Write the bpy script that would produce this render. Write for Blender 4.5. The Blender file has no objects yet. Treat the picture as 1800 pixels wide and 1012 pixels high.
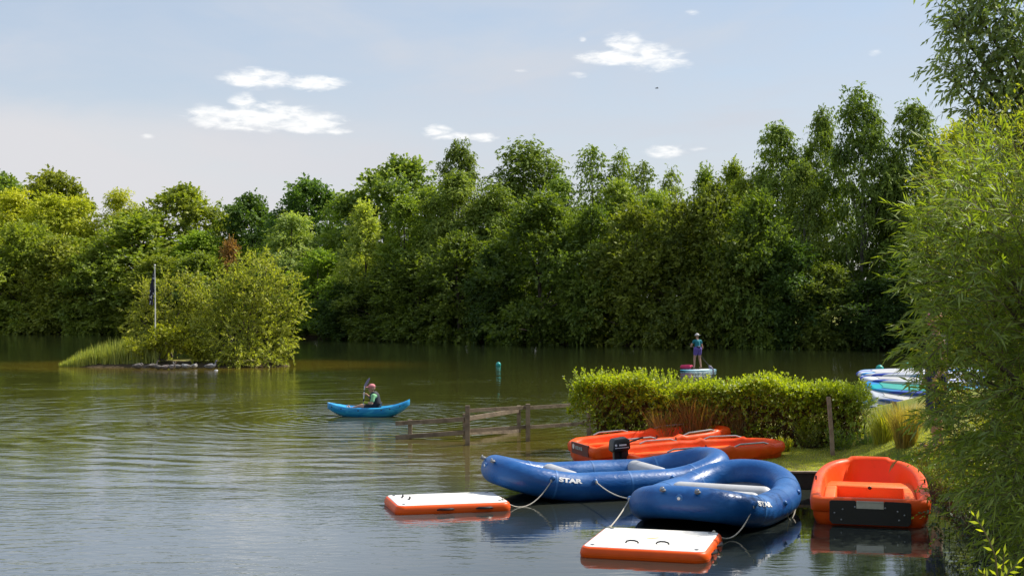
import bpy, bmesh, math, random
import numpy as np
from mathutils import Vector, Matrix
S = bpy.context.scene
COL = S.collection
R = np.random.RandomState(7)
F = 2400.0; HZ = 525.0; CH = 3.5
def pd(px, py, Z):            # photo pixel at a known distance -> real point in the place
    return np.array([(px-900)/F*Z, Z, CH-(py-HZ)/F*Z])
def pg(px, py, z=0.0):        # photo pixel on a surface of height z -> real point
    Z = (CH-z)*F/(py-HZ); return np.array([(px-900)/F*Z, Z, z])
def nrm(v): return v/(np.linalg.norm(v, axis=-1, keepdims=True)+1e-9)

# ------------------------------------------------------------------ objects
def tag(o, label=None, cat=None, group=None, kind=None):
    if label: o['label'] = label
    if cat: o['category'] = cat
    if group: o['group'] = group
    if kind: o['kind'] = kind
    return o
def empty(name, loc=(0,0,0), rz=0.0):
    o = bpy.data.objects.new(name, None); COL.objects.link(o)
    o.location = tuple(float(a) for a in loc); o.rotation_euler = (0,0,rz); o.empty_display_size = .2
    return o
def link(name, me, mat=None, parent=None, loc=None):
    o = bpy.data.objects.new(name, me); COL.objects.link(o)
    if mat is not None and len(me.materials) == 0: me.materials.append(mat)
    if parent is not None: o.parent = parent
    if loc is not None: o.location = tuple(float(a) for a in loc)
    return o
def npmesh(name, V, Fq, attr=None, smooth=False):
    me = bpy.data.meshes.new(name); V = np.asarray(V, np.float32).reshape(-1,3); Fq = np.asarray(Fq, np.int32)
    k = Fq.shape[1]; n = len(Fq)
    me.vertices.add(len(V)); me.vertices.foreach_set('co', V.ravel())
    me.loops.add(n*k); me.loops.foreach_set('vertex_index', Fq.ravel())
    me.polygons.add(n); me.polygons.foreach_set('loop_start', np.arange(0, n*k, k, dtype=np.int32))
    me.polygons.foreach_set('loop_total', np.full(n, k, np.int32))
    if smooth: me.polygons.foreach_set('use_smooth', np.ones(n, bool))
    me.update(calc_edges=True)
    if attr is not None:
        a = me.attributes.new('v', 'FLOAT', 'POINT'); a.data.foreach_set('value', np.asarray(attr, np.float32).ravel())
    return me
class MB:
    def __init__(s): s.v = []; s.f = []
    def add(s, V, Fs):
        b = len(s.v); s.v += [tuple(float(c) for c in p) for p in V]; s.f += [tuple(b+i for i in f) for f in Fs]; return s
    def box(s, c, d, rot=None):
        c = np.array(c, float); d = np.array(d, float)/2
        P = np.array([[x,y,z] for z in (-1,1) for y in (-1,1) for x in (-1,1)], float)*d
        if rot is not None: P = P @ np.array(rot).T
        return s.add(P+c, [(0,2,3,1),(4,5,7,6),(0,1,5,4),(2,6,7,3),(0,4,6,2),(1,3,7,5)])
    def tube(s, path, r, n=8, caps=True):
        P = np.array(path, float); m = len(P); r = np.full(m, r, float) if np.isscalar(r) else np.array(r, float)
        T = nrm(np.gradient(P, axis=0)); ref = np.array([0,0,1.]) if abs(T[0][2]) < .9 else np.array([1.,0,0])
        V = []; N = nrm(np.cross(T[0], ref))
        for i in range(m):
            N = nrm(N - T[i]*np.dot(N, T[i])); B = np.cross(T[i], N)
            for k in range(n):
                a = 2*math.pi*k/n; V.append(P[i]+r[i]*(math.cos(a)*N+math.sin(a)*B))
        Fs = [(i*n+k, i*n+(k+1)%n, (i+1)*n+(k+1)%n, (i+1)*n+k) for i in range(m-1) for k in range(n)]
        if caps: Fs += [tuple(range(n-1,-1,-1)), tuple(range((m-1)*n, m*n))]
        return s.add(V, Fs)
    def ball(s, c, r, n=12, m=8, rot=None):
        r = np.array([r]*3 if np.isscalar(r) else r, float); V = [np.array([0,0,-1.])]
        for j in range(1, m):
            p = -math.pi/2+math.pi*j/m
            for k in range(n): V.append(np.array([math.cos(p)*math.cos(2*math.pi*k/n), math.cos(p)*math.sin(2*math.pi*k/n), math.sin(p)]))
        V.append(np.array([0,0,1.])); V = np.array(V)*r
        if rot is not None: V = V @ np.array(rot).T
        Fs = [(0, 1+(k+1)%n, 1+k) for k in range(n)]
        for j in range(m-2):
            for k in range(n): Fs.append((1+j*n+k, 1+j*n+(k+1)%n, 1+(j+1)*n+(k+1)%n, 1+(j+1)*n+k))
        t = 1+(m-2)*n; Fs += [(t+k, t+(k+1)%n, len(V)-1) for k in range(n)]
        return s.add(V+np.array(c, float), Fs)
    def capsule(s, a, b, ra, rb, n=12):
        a = np.array(a, float); b = np.array(b, float); d = b-a; L = np.linalg.norm(d); d = d/(L+1e-9)
        P = []; r = []
        for k in range(1, 6):
            t = math.pi/2*k/6; P.append(a-d*ra*math.cos(t)); r.append(ra*math.sin(t))
        P += [a, b]; r += [ra, rb]
        for k in range(5, 0, -1):
            t = math.pi/2*k/6; P.append(b+d*rb*math.cos(t)); r.append(rb*math.sin(t))
        return s.tube(P, r, n)
    def rings(s, rings, closed_ring=True, cap0=True, cap1=True):
        n = len(rings[0]); V = [p for r in rings for p in r]; Fs = []
        for i in range(len(rings)-1):
            for k in range(n if closed_ring else n-1):
                Fs.append((i*n+k, i*n+(k+1)%n, (i+1)*n+(k+1)%n, (i+1)*n+k))
        if cap0: Fs.append(tuple(range(n-1,-1,-1)))
        if cap1: Fs.append(tuple(range((len(rings)-1)*n, len(rings)*n)))
        return s.add(V, Fs)
    def mesh(s, name, smooth=True, sharp=40):
        me = bpy.data.meshes.new(name); me.from_pydata(s.v, [], s.f); me.update()
        bm = bmesh.new(); bm.from_mesh(me); bmesh.ops.recalc_face_normals(bm, faces=bm.faces)
        if smooth:
            for f in bm.faces: f.smooth = True
            for e in bm.edges:
                if len(e.link_faces) == 2 and e.calc_face_angle(0) > math.radians(sharp): e.smooth = False
        bm.to_mesh(me); bm.free(); return me
    def build(s, name, mat, parent=None, smooth=True, sharp=40, loc=None):
        return link(name, s.mesh(name, smooth, sharp), mat, parent, loc)

# ------------------------------------------------------------------ materials
def newmat(name):
    m = bpy.data.materials.new(name); m.use_nodes = True; nt = m.node_tree; nt.nodes.clear()
    out = nt.nodes.new('ShaderNodeOutputMaterial'); return m, nt, out
def N(nt, t, **kw):
    n = nt.nodes.new(t)
    for k, v in kw.items():
        if hasattr(n, k): setattr(n, k, v)
    return n
def setin(n, **kw):
    for k, v in kw.items(): n.inputs[k.replace('_', ' ')].default_value = v
def math_(nt, op, a, b=None, c=None, clamp=False):
    n = nt.nodes.new('ShaderNodeMath'); n.operation = op; n.use_clamp = clamp
    for i, x in enumerate((a, b, c)):
        if x is None: continue
        if isinstance(x, (int, float)): n.inputs[i].default_value = x
        else: nt.links.new(x, n.inputs[i])
    return n.outputs[0]
def mixc(nt, fac, a, b, blend='MIX'):
    n = nt.nodes.new('ShaderNodeMix'); n.data_type = 'RGBA'; n.blend_type = blend
    for s, x in ((0, fac), (6, a), (7, b)):
        if isinstance(x, (int, float)): n.inputs[s].default_value = x
        elif isinstance(x, tuple): n.inputs[s].default_value = (x[0], x[1], x[2], 1)
        else: nt.links.new(x, n.inputs[s])
    return n.outputs[2]
def noise(nt, scale, detail=3, vec=None, rough=.55, dist=0):
    n = nt.nodes.new('ShaderNodeTexNoise'); n.inputs['Scale'].default_value = scale; n.inputs['Detail'].default_value = detail
    n.inputs['Roughness'].default_value = rough; n.inputs['Distortion'].default_value = dist
    if vec is not None: nt.links.new(vec, n.inputs['Vector'])
    return n.outputs['Fac']
def sstep(nt, x, a, b):
    n = nt.nodes.new('ShaderNodeMapRange'); n.interpolation_type = 'SMOOTHSTEP'
    nt.links.new(x, n.inputs['Value']); n.inputs['From Min'].default_value = a; n.inputs['From Max'].default_value = b
    return n.outputs['Result']
def simple(name, col, rough=.5, var=.12, scale=8, metal=0, spec=.5, bump=0, col2=None, trans=0, coat=0):
    m, nt, out = newmat(name); b = nt.nodes.new('ShaderNodeBsdfPrincipled')
    tc = nt.nodes.new('ShaderNodeTexCoord')
    f = noise(nt, scale, 4, tc.outputs['Object']); f2 = noise(nt, scale*7, 3, tc.outputs['Object'])
    c2 = col2 if col2 else tuple(c*(1-2.2*var) for c in col)
    f = sstep(nt, f, .35, .7)
    c = mixc(nt, f, tuple(col), tuple(c2)); c = mixc(nt, math_(nt, 'MULTIPLY', f2, var*1.5), c, tuple(x*.55 for x in col))
    nt.links.new(c, b.inputs['Base Color'])
    r = math_(nt, 'MULTIPLY_ADD', f2, .22, rough-.11); nt.links.new(r, b.inputs['Roughness'])
    setin(b, Metallic=metal); b.inputs['Specular IOR Level'].default_value = spec
    if coat: b.inputs['Coat Weight'].default_value = coat
    if bump:
        bp = nt.nodes.new('ShaderNodeBump'); setin(bp, Strength=bump, Distance=.02); nt.links.new(f2, bp.inputs['Height']); nt.links.new(bp.outputs[0], b.inputs['Normal'])
    nt.links.new(b.outputs[0], out.inputs[0]); return m
def leafmat(name, trans=.42, gloss=.07, rough=.42):
    m, nt, out = newmat(name)
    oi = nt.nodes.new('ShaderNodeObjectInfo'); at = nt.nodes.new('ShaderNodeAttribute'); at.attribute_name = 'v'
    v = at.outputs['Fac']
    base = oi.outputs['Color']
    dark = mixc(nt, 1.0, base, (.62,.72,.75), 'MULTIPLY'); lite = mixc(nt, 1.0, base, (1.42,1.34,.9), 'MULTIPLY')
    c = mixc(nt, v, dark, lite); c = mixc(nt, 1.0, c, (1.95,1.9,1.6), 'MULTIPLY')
    d = nt.nodes.new('ShaderNodeBsdfDiffuse'); nt.links.new(c, d.inputs[0])
    t = nt.nodes.new('ShaderNodeBsdfTranslucent'); ct = mixc(nt, 1.0, c, (1.4,1.5,.45), 'MULTIPLY'); nt.links.new(ct, t.inputs[0])
    g = nt.nodes.new('ShaderNodeBsdfAnisotropic'); g.inputs['Roughness'].default_value = rough; g.inputs[0].default_value = (.9,.95,1,1)
    mx = nt.nodes.new('ShaderNodeMixShader'); mx.inputs[0].default_value = trans; nt.links.new(d.outputs[0], mx.inputs[1]); nt.links.new(t.outputs[0], mx.inputs[2])
    m2 = nt.nodes.new('ShaderNodeMixShader'); m2.inputs[0].default_value = gloss; nt.links.new(mx.outputs[0], m2.inputs[1]); nt.links.new(g.outputs[0], m2.inputs[2])
    nt.links.new(m2.outputs[0], out.inputs[0]); return m
def worn(name, col, faded, rough, scuff, dirt, wr=.12, spec=.4):
    m, nt, out = newmat(name); b = nt.nodes.new('ShaderNodeBsdfPrincipled'); tc = nt.nodes.new('ShaderNodeTexCoord'); o = tc.outputs['Object']
    f = sstep(nt, noise(nt, 1.6, 5, o, .6, .5), .38, .68); c = mixc(nt, f, col, faded)
    mp = nt.nodes.new('ShaderNodeMapping'); mp.inputs['Scale'].default_value = (3, 14, 9); mp.inputs['Rotation'].default_value = (.3,.5,.7); nt.links.new(o, mp.inputs[0])
    sc = sstep(nt, noise(nt, 5, 4, mp.outputs[0], .7), .62, .74); pt = sstep(nt, noise(nt, 2.3, 3, o), .42, .6)
    c = mixc(nt, math_(nt, 'MULTIPLY', math_(nt, 'MULTIPLY', sc, pt), .4), c, scuff)
    d = sstep(nt, noise(nt, 7, 6, o, .7), .55, .8); c = mixc(nt, math_(nt, 'MULTIPLY', d, .35), c, dirt)
    nt.links.new(c, b.inputs['Base Color']); nt.links.new(math_(nt, 'MULTIPLY_ADD', math_(nt, 'ADD', f, d), .14, rough), b.inputs['Roughness']); b.inputs['Specular IOR Level'].default_value = spec
    mp2 = nt.nodes.new('ShaderNodeMapping'); mp2.inputs['Scale'].default_value = (1, 1.6, 2.2); nt.links.new(o, mp2.inputs[0])
    h = math_(nt, 'ADD', noise(nt, 5, 3, mp2.outputs[0], .5, 1.5), math_(nt, 'MULTIPLY', noise(nt, 60, 2, o), .06))
    bp = nt.nodes.new('ShaderNodeBump'); setin(bp, Strength=wr, Distance=.06); nt.links.new(h, bp.inputs['Height']); nt.links.new(bp.outputs[0], b.inputs['Normal'])
    nt.links.new(b.outputs[0], out.inputs[0]); return m
M = {}
M['leaf'] = leafmat('leaf', .38, .018, .55); M['leafn'] = leafmat('leaf_near', .48, .045, .5)
M['bark'] = simple('bark', (.11,.085,.06), .85, .3, 3, bump=.6)
M['barkb'] = simple('birch_bark', (.32,.30,.26), .8, .3, 2, col2=(.08,.07,.06))
M['palewood'] = simple('pale_wood', (.42,.31,.22), .85, .2, 5, bump=.4, col2=(.25,.17,.12)); M['dullgreen'] = simple('dull_green_shirt', (.05,.07,.03), .9, .2, 6); M['twig'] = simple('twig', (.13,.10,.045), .7, .2, 6)
M['wood'] = simple('weathered_wood', (.30,.23,.16), .85, .2, 5, bump=.5, col2=(.15,.11,.075))
M['orange'] = simple('orange_hull', (.86,.075,.004), .42, .03, 3, bump=.04, col2=(.84,.10,.006), spec=.25)
M['orangelite'] = simple('orange_hull_faded', (.88,.13,.014), .5, .04, 2, bump=.04, col2=(.86,.10,.008), spec=.25)
M['blue'] = simple('blue_pvc', (.007,.085,.29), .4, .16, 2.6, bump=.08, col2=(.022,.13,.38))
M['bluelite'] = simple('blue_patch', (.02,.13,.44), .4, .05, 4)
M['grey'] = simple('grey_pvc', (.50,.51,.53), .45, .06, 5, bump=.05)
M['greyd'] = simple('grey_floor', (.17,.18,.20), .6, .1, 6)
M['white'] = simple('white_deck', (.78,.78,.76), .6, .09, 3.5, bump=.15, col2=(.68,.66,.62))
M['orside'] = simple('orange_pvc', (.86,.10,.004), .42, .04, 4, spec=.3)
M['black'] = simple('black_plastic', (.012,.012,.014), .4, .1, 6)
M['alu'] = simple('aluminium', (.55,.55,.54), .35, .06, 12, metal=.8)
M['rope'] = simple('rope', (.55,.52,.45), .8, .15, 60)
M['whitep'] = simple('white_print', (.8,.8,.8), .5, .02, 9)
M['markgrey'] = simple('faded_print', (.42,.36,.33), .6, .1, 20)
M['markgold'] = simple('gold_print', (.62,.42,.12), .6, .1, 20)
M['skin'] = simple('skin', (.50,.29,.20), .55, .06, 12)
M['steel'] = simple('steel', (.45,.46,.47), .4, .1, 12, metal=.6)
M['blue'] = worn('blue_pvc', (.006,.078,.28), (.018,.12,.36), .30, (.16,.24,.40), (.02,.05,.13), .13)
M['orange'] = worn('orange_hull', (.86,.070,.004), (.84,.105,.008), .36, (.85,.32,.14), (.50,.05,.006), .08, .3)
M['orangelite'] = worn('orange_hull_faded', (.88,.12,.012), (.86,.17,.03), .45, (.85,.40,.2), (.5,.08,.01), .08, .3)
M['white'] = worn('white_deck', (.78,.78,.76), (.70,.69,.66), .55, (.62,.60,.56), (.48,.44,.37), .12, .3)
M['bluelite'] = simple('blue_patch', (.03,.16,.45), .45, .1, 4)
def leafcol(o, c): o.color = (c[0], c[1], c[2], 1); return o

# ------------------------------------------------------------------ camera, light, sky
cam = bpy.data.cameras.new('camera'); co = bpy.data.objects.new('camera', cam); COL.objects.link(co)
cam.sensor_width = 36; cam.lens = 48; cam.clip_end = 6000; cam.clip_start = .1
co.location = (0,0,CH); co.rotation_euler = (math.radians(90)+math.atan(19/2400), 0, 0); S.camera = co
SUN_EL = math.radians(50); SUN_AZ = math.radians(63)          # azimuth clockwise from the view direction
sd = np.array([math.sin(SUN_AZ)*math.cos(SUN_EL), math.cos(SUN_AZ)*math.cos(SUN_EL), math.sin(SUN_EL)])
sl = bpy.data.lights.new('sun', 'SUN'); sl.energy = 5.0; sl.angle = math.radians(.6); sl.color = (1,.93,.82)
so = bpy.data.objects.new('sun', sl); COL.objects.link(so); so.rotation_euler = Vector(tuple(sd)).to_track_quat('Z','Y').to_euler()
so.location = (20,20,40)
W = bpy.data.worlds.new('World'); S.world = W; W.use_nodes = True; nt = W.node_tree; nt.nodes.clear()
wo = nt.nodes.new('ShaderNodeOutputWorld'); bg = nt.nodes.new('ShaderNodeBackground'); bg.inputs['Strength'].default_value = .1
sky = nt.nodes.new('ShaderNodeTexSky'); sky.sky_type = 'NISHITA'; sky.sun_disc = False; sky.sun_elevation = SUN_EL; sky.sun_rotation = SUN_AZ
sky.air_density = 1.0; sky.dust_density = .6; sky.ozone_density = 1.2
tc = nt.nodes.new('ShaderNodeTexCoord'); sx = nt.nodes.new('ShaderNodeSeparateXYZ'); nt.links.new(tc.outputs['Generated'], sx.inputs[0])
az = math_(nt, 'ARCTAN2', sx.outputs[0], sx.outputs[1]); el = math_(nt, 'ARCSINE', sx.outputs[2])
cmb = nt.nodes.new('ShaderNodeCombineXYZ'); nt.links.new(az, cmb.inputs[0]); nt.links.new(math_(nt, 'MULTIPLY', el, 3.2), cmb.inputs[1])
w1 = noise(nt, 2.2, 6, cmb.outputs[0], .55, .8); w2 = noise(nt, 9.0, 5, cmb.outputs[0], .6, .6)
veil = sstep(nt, math_(nt, 'MULTIPLY_ADD', w2, .3, w1), .45, .95)
low = sstep(nt, el, .36, .05)                                   # thin cloud thickens towards the horizon
low = math_(nt, 'SUBTRACT', 1.0, sstep(nt, el, .02, .30))
leftlow = math_(nt, 'MULTIPLY', sstep(nt, math_(nt, 'MULTIPLY', az, -1.0), -.05, .3), sstep(nt, math_(nt, 'MULTIPLY_ADD', w2, .05, el), .175, .135)); veil = math_(nt, 'ADD', math_(nt, 'MULTIPLY', veil, .6), math_(nt, 'MULTIPLY_ADD', low, .28, .40), clamp=True); low = math_(nt, 'MAXIMUM', math_(nt, 'MULTIPLY', low, .8), math_(nt, 'MULTIPLY', sstep(nt, w1, .42, .62), .55))
veilcol = mixc(nt, low, (4.0,4.7,5.75), (5.3,5.3,5.45))
veilcol = mixc(nt, math_(nt, 'MULTIPLY', leftlow, .8), veilcol, (5.55,5.5,5.65)); veil = math_(nt, 'ADD', veil, math_(nt, 'MULTIPLY', leftlow, .3), clamp=True); c = mixc(nt, veil, sky.outputs[0], veilcol)
# small bright fair-weather clouds at real bearings and heights
CL = [(452,138,50,14),(490,143,22,7),(552,146,44,11),(425,186,26,18),(400,205,62,16),(470,206,74,20),(540,216,60,15),(590,228,24,7),(360,200,30,9),
      (1098,80,30,20),(1075,100,52,11),(1135,98,52,17),(1170,112,40,11),(770,232,24,11),(800,240,26,7),(850,241,24,8),(1170,266,34,9),(1226,262,18,5),
      (1540,92,16,6),(1014,132,20,6),(258,240,14,6),(1220,22,16,5),(915,125,15,3.5),(1024,68,8,5),(705,248,10,3)]
m1 = noise(nt, 70, 6, cmb.outputs[0], .55, .5); m2 = noise(nt, 45, 4, cmb.outputs[0], .55, .4)
pert = math_(nt, 'MULTIPLY', math_(nt, 'SUBTRACT', m1, .5), 2.6); pert = math_(nt, 'ADD', pert, math_(nt, 'MULTIPLY', math_(nt, 'SUBTRACT', m2, .5), 2.4))
dens = None
for (cx, cy, cw, chh) in CL:
    a0 = math.atan((cx-900)/F); e0 = math.atan((HZ-cy)/F*math.cos(a0)); w_ = cw/F*1.12; h_ = chh/F*1.2
    dx = math_(nt, 'MULTIPLY', math_(nt, 'SUBTRACT', az, a0), 1/w_); dy = math_(nt, 'MULTIPLY', math_(nt, 'SUBTRACT', el, e0), 1/h_)
    q = math_(nt, 'SUBTRACT', 1.0, math_(nt, 'MULTIPLY_ADD', dx, dx, math_(nt, 'MULTIPLY', dy, dy)))
    q = math_(nt, 'MULTIPLY_ADD', q, .75, (.25 if cw > 40 else .05 if cw > 22 else -.42)); dens = q if dens is None else math_(nt, 'MAXIMUM', dens, q)
dn = math_(nt, 'ADD', dens, pert); dn = sstep(nt, dn, -.3, 1.45); dn = math_(nt, 'MULTIPLY', dn, sstep(nt, dens, -.7, .5))
c = mixc(nt, math_(nt, 'MULTIPLY', dn, .93), c, (8.3,8.25,8.1))
nt.links.new(c, bg.inputs[0]); nt.links.new(bg.outputs[0], wo.inputs[0])
S.view_settings.view_transform = 'Standard'; S.view_settings.look = 'None'; S.view_settings.exposure = .45; S.view_settings.gamma = 1
try:
    S.cycles.max_bounces = 8; S.cycles.diffuse_bounces = 3; S.cycles.glossy_bounces = 3; S.cycles.transmission_bounces = 4; S.cycles.transparent_max_bounces = 4
    S.cycles.use_denoising = True; S.cycles.caustics_reflective = False; S.cycles.caustics_refractive = False; S.cycles.sample_clamp_indirect = 4
except Exception: pass

# ------------------------------------------------------------------ terrain
SH = [(-400,150),(0,140),(300,132),(600,119),(870,108),(1200,100),(1550,94),(1800,90)]
def shoreZ(px): return float(np.interp(px, [a for a,b in SH], [b for a,b in SH]))
near = [(60,-30),(60,66),(40,56),(20,44),(9,38.5),(4,36),(2.2,34.2),(1.8,32.6),(1.9,31),(2.6,30.3),(3.4,29.2),(3.9,27.6),(4.5,25.5),(5.2,25.3),(7.4,25.0),(7.3,23),(6.9,21),(6.75,19),(6.6,17.6),(6.0,15.0),(4.0,11.5),(1.5,10),(-4,9.6),(-14,8.4),(-60,6),(-60,-30)]
far = [((px-900)/F*Z, Z) for px, Z in [(-1100,152),(-400,150)]+SH[1:]] + [(44,86),(62,76),(90,80),(700,60),(900,1500),(-900,1500),(-900,150)]
isl = [(-23.2,70.6),(-21.5,69.6),(-18,69.3),(-14.5,69.3),(-12,69.8),(-11.4,71.5),(-12.5,74.5),(-16,76),(-20.5,75),(-23,72.6)]
def sdist(P, poly):
    poly = np.array(poly, float); d = np.full(len(P), 1e9); ins = np.zeros(len(P), bool)
    for i in range(len(poly)):
        a = poly[i]; b = poly[(i+1)%len(poly)]; e = b-a; w = P-a
        t = np.clip((w@e)/(e@e), 0, 1); d = np.minimum(d, np.linalg.norm(w-t[:,None]*e, axis=1))
        c1 = (P[:,1] >= a[1]); c2 = (P[:,1] < b[1]); cr = e[0]*w[:,1]-e[1]*w[:,0]
        ins ^= (c1 & c2 & (cr > 0)) | (~c1 & ~c2 & (cr < 0))
    return np.where(ins, d, -d)
def ground(P):
    P = np.asarray(P, float); n = sdist(P, near); f = sdist(P, far); i = sdist(P, isl)
    def prof(d, h, w): return np.where(d < 0, np.maximum(-1.3, d*.6-.08), -.08+h*np.clip(d/w, 0, 1)**.6)
    zn = prof(n, .38, .14)
    x, y = P[:,0], P[:,1]
    rise = np.clip((x-6.6)/3.5, 0, 1)*np.clip((38-y)/6, 0, 1)*1.1*np.clip(n/1.5, 0, 1)
    rise2 = np.clip((13.2-y)/9, 0, 1)*1.5*np.clip(n/2.0, 0, 1)
    tilt = np.clip((y-26)/8, 0, 1)*.0
    zn = np.where(n > 0, zn+np.maximum(rise, rise2)+tilt, zn)
    zf = prof(f, .5, 2.0)+np.clip(f/80, 0, 1)*3
    zi = prof(i, .2, .8)+np.clip(i/4, 0, 1)*.2
    z = np.maximum(np.maximum(zn, zf), zi)
    return z+np.where(z > .1, .03*np.sin(x*2.1+np.sin(y*1.7))*np.sin(y*1.3), 0)
def axis(parts):
    out = []
    for a, b, st in parts: out += list(np.arange(a, b, st))
    return np.array(out)
gx = axis([(-900,-120,40),(-120,-30,3),(-30,-10,.4),(-10,0,.5),(0,10,.1),(10,16,.4),(16,60,2),(60,900,40)])
gy = axis([(-200,0,20),(0,8,1),(8,24,.3),(24,36,.12),(36,66,1.5),(66,80,.35),(80,160,2.5),(160,1500,60)])
GX, GY = np.meshgrid(gx, gy); P2 = np.stack([GX.ravel(), GY.ravel()], 1); gz = ground(P2)
nx, ny = len(gx), len(gy); I = (np.arange(ny-1)[:,None]*nx+np.arange(nx-1)[None,:]).ravel()
me = npmesh('terrain', np.column_stack([P2, gz]), np.stack([I, I+1, I+nx+1, I+nx], 1), smooth=True)
m, nt, out = newmat('ground'); b = nt.nodes.new('ShaderNodeBsdfPrincipled'); geo = nt.nodes.new('ShaderNodeNewGeometry')
sxg = nt.nodes.new('ShaderNodeSeparateXYZ'); nt.links.new(geo.outputs['Position'], sxg.inputs[0])
n1 = noise(nt, .9, 5, geo.outputs['Position']); n2 = noise(nt, 30, 4, geo.outputs['Position']); n3 = noise(nt, 5, 4, geo.outputs['Position'])
gr = mixc(nt, n2, (.10,.135,.02), (.24,.26,.05)); gr = mixc(nt, sstep(nt, n1, .45, .7), gr, (.30,.27,.085))
soil = mixc(nt, n3, (.035,.027,.016), (.11,.08,.045))
hz = math_(nt, 'ADD', sxg.outputs[2], math_(nt, 'MULTIPLY_ADD', n3, .16, -.08))
c = mixc(nt, sstep(nt, hz, .19, .30), soil, gr)
nt.links.new(c, b.inputs['Base Color']); b.inputs['Roughness'].default_value = .95; b.inputs['Specular IOR Level'].default_value = .15
bp = nt.nodes.new('ShaderNodeBump'); setin(bp, Strength=.7, Distance=.03); nt.links.new(n2, bp.inputs['Height']); nt.links.new(bp.outputs[0], b.inputs['Normal'])
nt.links.new(b.outputs[0], out.inputs[0])
tag(link('terrain', me, m), kind='structure')

# ------------------------------------------------------------------ water
m, nt, out = newmat('lake_water'); b = nt.nodes.new('ShaderNodeBsdfPrincipled'); geo = nt.nodes.new('ShaderNodeNewGeometry')
pos = geo.outputs['Position']; sp = nt.nodes.new('ShaderNodeSeparateXYZ'); nt.links.new(pos, sp.inputs[0]); X, Y = sp.outputs[0], sp.outputs[1]
def dist(cx, cy, sx_=1, sy_=1):
    dx = math_(nt, 'MULTIPLY', math_(nt, 'SUBTRACT', X, cx), 1/sx_); dy = math_(nt, 'MULTIPLY', math_(nt, 'SUBTRACT', Y, cy), 1/sy_)
    return math_(nt, 'SQRT', math_(nt, 'MULTIPLY_ADD', dx, dx, math_(nt, 'MULTIPLY', dy, dy)))
dk = dist(-4.3, 40)
wob = noise(nt, .35, 2, pos)
ph = math_(nt, 'MULTIPLY_ADD', wob, 9.0, math_(nt, 'MULTIPLY', dk, 2*math.pi/1.05))
env = math_(nt, 'MULTIPLY', sstep(nt, dk, 1.5, 5), math_(nt, 'SUBTRACT', 1.0, sstep(nt, dk, 9, 20)))
patch = noise(nt, .16, 2, pos)
leftm = math_(nt, 'SUBTRACT', 1.0, sstep(nt, X, -2.5, 1.0))
rings = math_(nt, 'MULTIPLY', math_(nt, 'SINE', ph), math_(nt, 'MULTIPLY', math_(nt, 'MULTIPLY', env, leftm), math_(nt, 'MULTIPLY', sstep(nt, noise(nt, .45, 2, pos), .38, .68), .0075)))
ph2 = math_(nt, 'MULTIPLY_ADD', wob, 4.0, math_(nt, 'MULTIPLY', dist(-4.3, 40), 2*math.pi/.42))
rings2 = math_(nt, 'MULTIPLY', math_(nt, 'SINE', ph2), math_(nt, 'MULTIPLY', math_(nt, 'SUBTRACT', 1.0, sstep(nt, dk, 2, 9)), .0045))
mp = nt.nodes.new('ShaderNodeMapping'); mp.inputs['Scale'].default_value = (.55, 1.15, 1); nt.links.new(pos, mp.inputs[0])
r1 = noise(nt, 1.1, 3, mp.outputs[0], .5, .3); r2 = noise(nt, 4.5, 3, mp.outputs[0], .5, .3); r3 = noise(nt, 14, 2, mp.outputs[0], .5)
calm = math_(nt, 'MULTIPLY', sstep(nt, X, -3.5, 1.5), math_(nt, 'SUBTRACT', 1.0, sstep(nt, Y, 25, 33)))    # sheltered corner by the boats
amp = math_(nt, 'MULTIPLY_ADD', calm, -.80, 1.0)
amp = math_(nt, 'MULTIPLY', amp, math_(nt, 'MULTIPLY_ADD', sstep(nt, patch, .38, .62), .7, .5))
r2h = math_(nt, 'MULTIPLY', r2, .011); r3h = math_(nt, 'MULTIPLY', r3, .0012); r1h = math_(nt, 'MULTIPLY', r1, math_(nt, 'MULTIPLY_ADD', sstep(nt, Y, 22, 36), .016, .014))
farf = math_(nt, 'SUBTRACT', 1.0, math_(nt, 'MULTIPLY', sstep(nt, Y, 50, 100), .55))
hsum = math_(nt, 'MULTIPLY', math_(nt, 'MULTIPLY', math_(nt, 'ADD', math_(nt, 'ADD', r1h, r2h), r3h), amp), farf)
hsum = math_(nt, 'ADD', hsum, math_(nt, 'ADD', rings, rings2))
bp = nt.nodes.new('ShaderNodeBump'); setin(bp, Strength=1.0, Distance=1.0); nt.links.new(hsum, bp.inputs['Height']); nt.links.new(bp.outputs[0], b.inputs['Normal'])
basec = mixc(nt, sstep(nt, Y, 40, 95), mixc(nt, sstep(nt, Y, 24, 36), mixc(nt, math_(nt, 'SUBTRACT', 1.0, sstep(nt, X, -3.5, 0.5)), (.022,.028,.024), (.088,.104,.114)), (.050,.052,.012)), (.012,.017,.007)); di = dist(-17.3, 72, 9.5, 6.0)  # pale blue-grey base at the near left stands in for reflected sky
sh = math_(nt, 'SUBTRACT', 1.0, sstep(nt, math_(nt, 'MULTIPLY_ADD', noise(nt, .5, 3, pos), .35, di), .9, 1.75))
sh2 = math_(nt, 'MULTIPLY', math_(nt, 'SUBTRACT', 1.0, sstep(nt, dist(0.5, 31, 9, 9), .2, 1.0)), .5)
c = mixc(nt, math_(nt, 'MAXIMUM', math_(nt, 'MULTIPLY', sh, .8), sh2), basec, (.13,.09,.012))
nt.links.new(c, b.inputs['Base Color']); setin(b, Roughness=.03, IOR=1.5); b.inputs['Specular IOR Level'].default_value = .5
nt.links.new(b.outputs[0], out.inputs[0])
wx = [-900,-100,0,60,900]; wy = [-100,0,40,160,1400]
V = [(x,y,0) for y in wy for x in wx]; Fs = [(j*5+i, j*5+i+1, (j+1)*5+i+1, (j+1)*5+i) for j in range(4) for i in range(4)]
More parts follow.
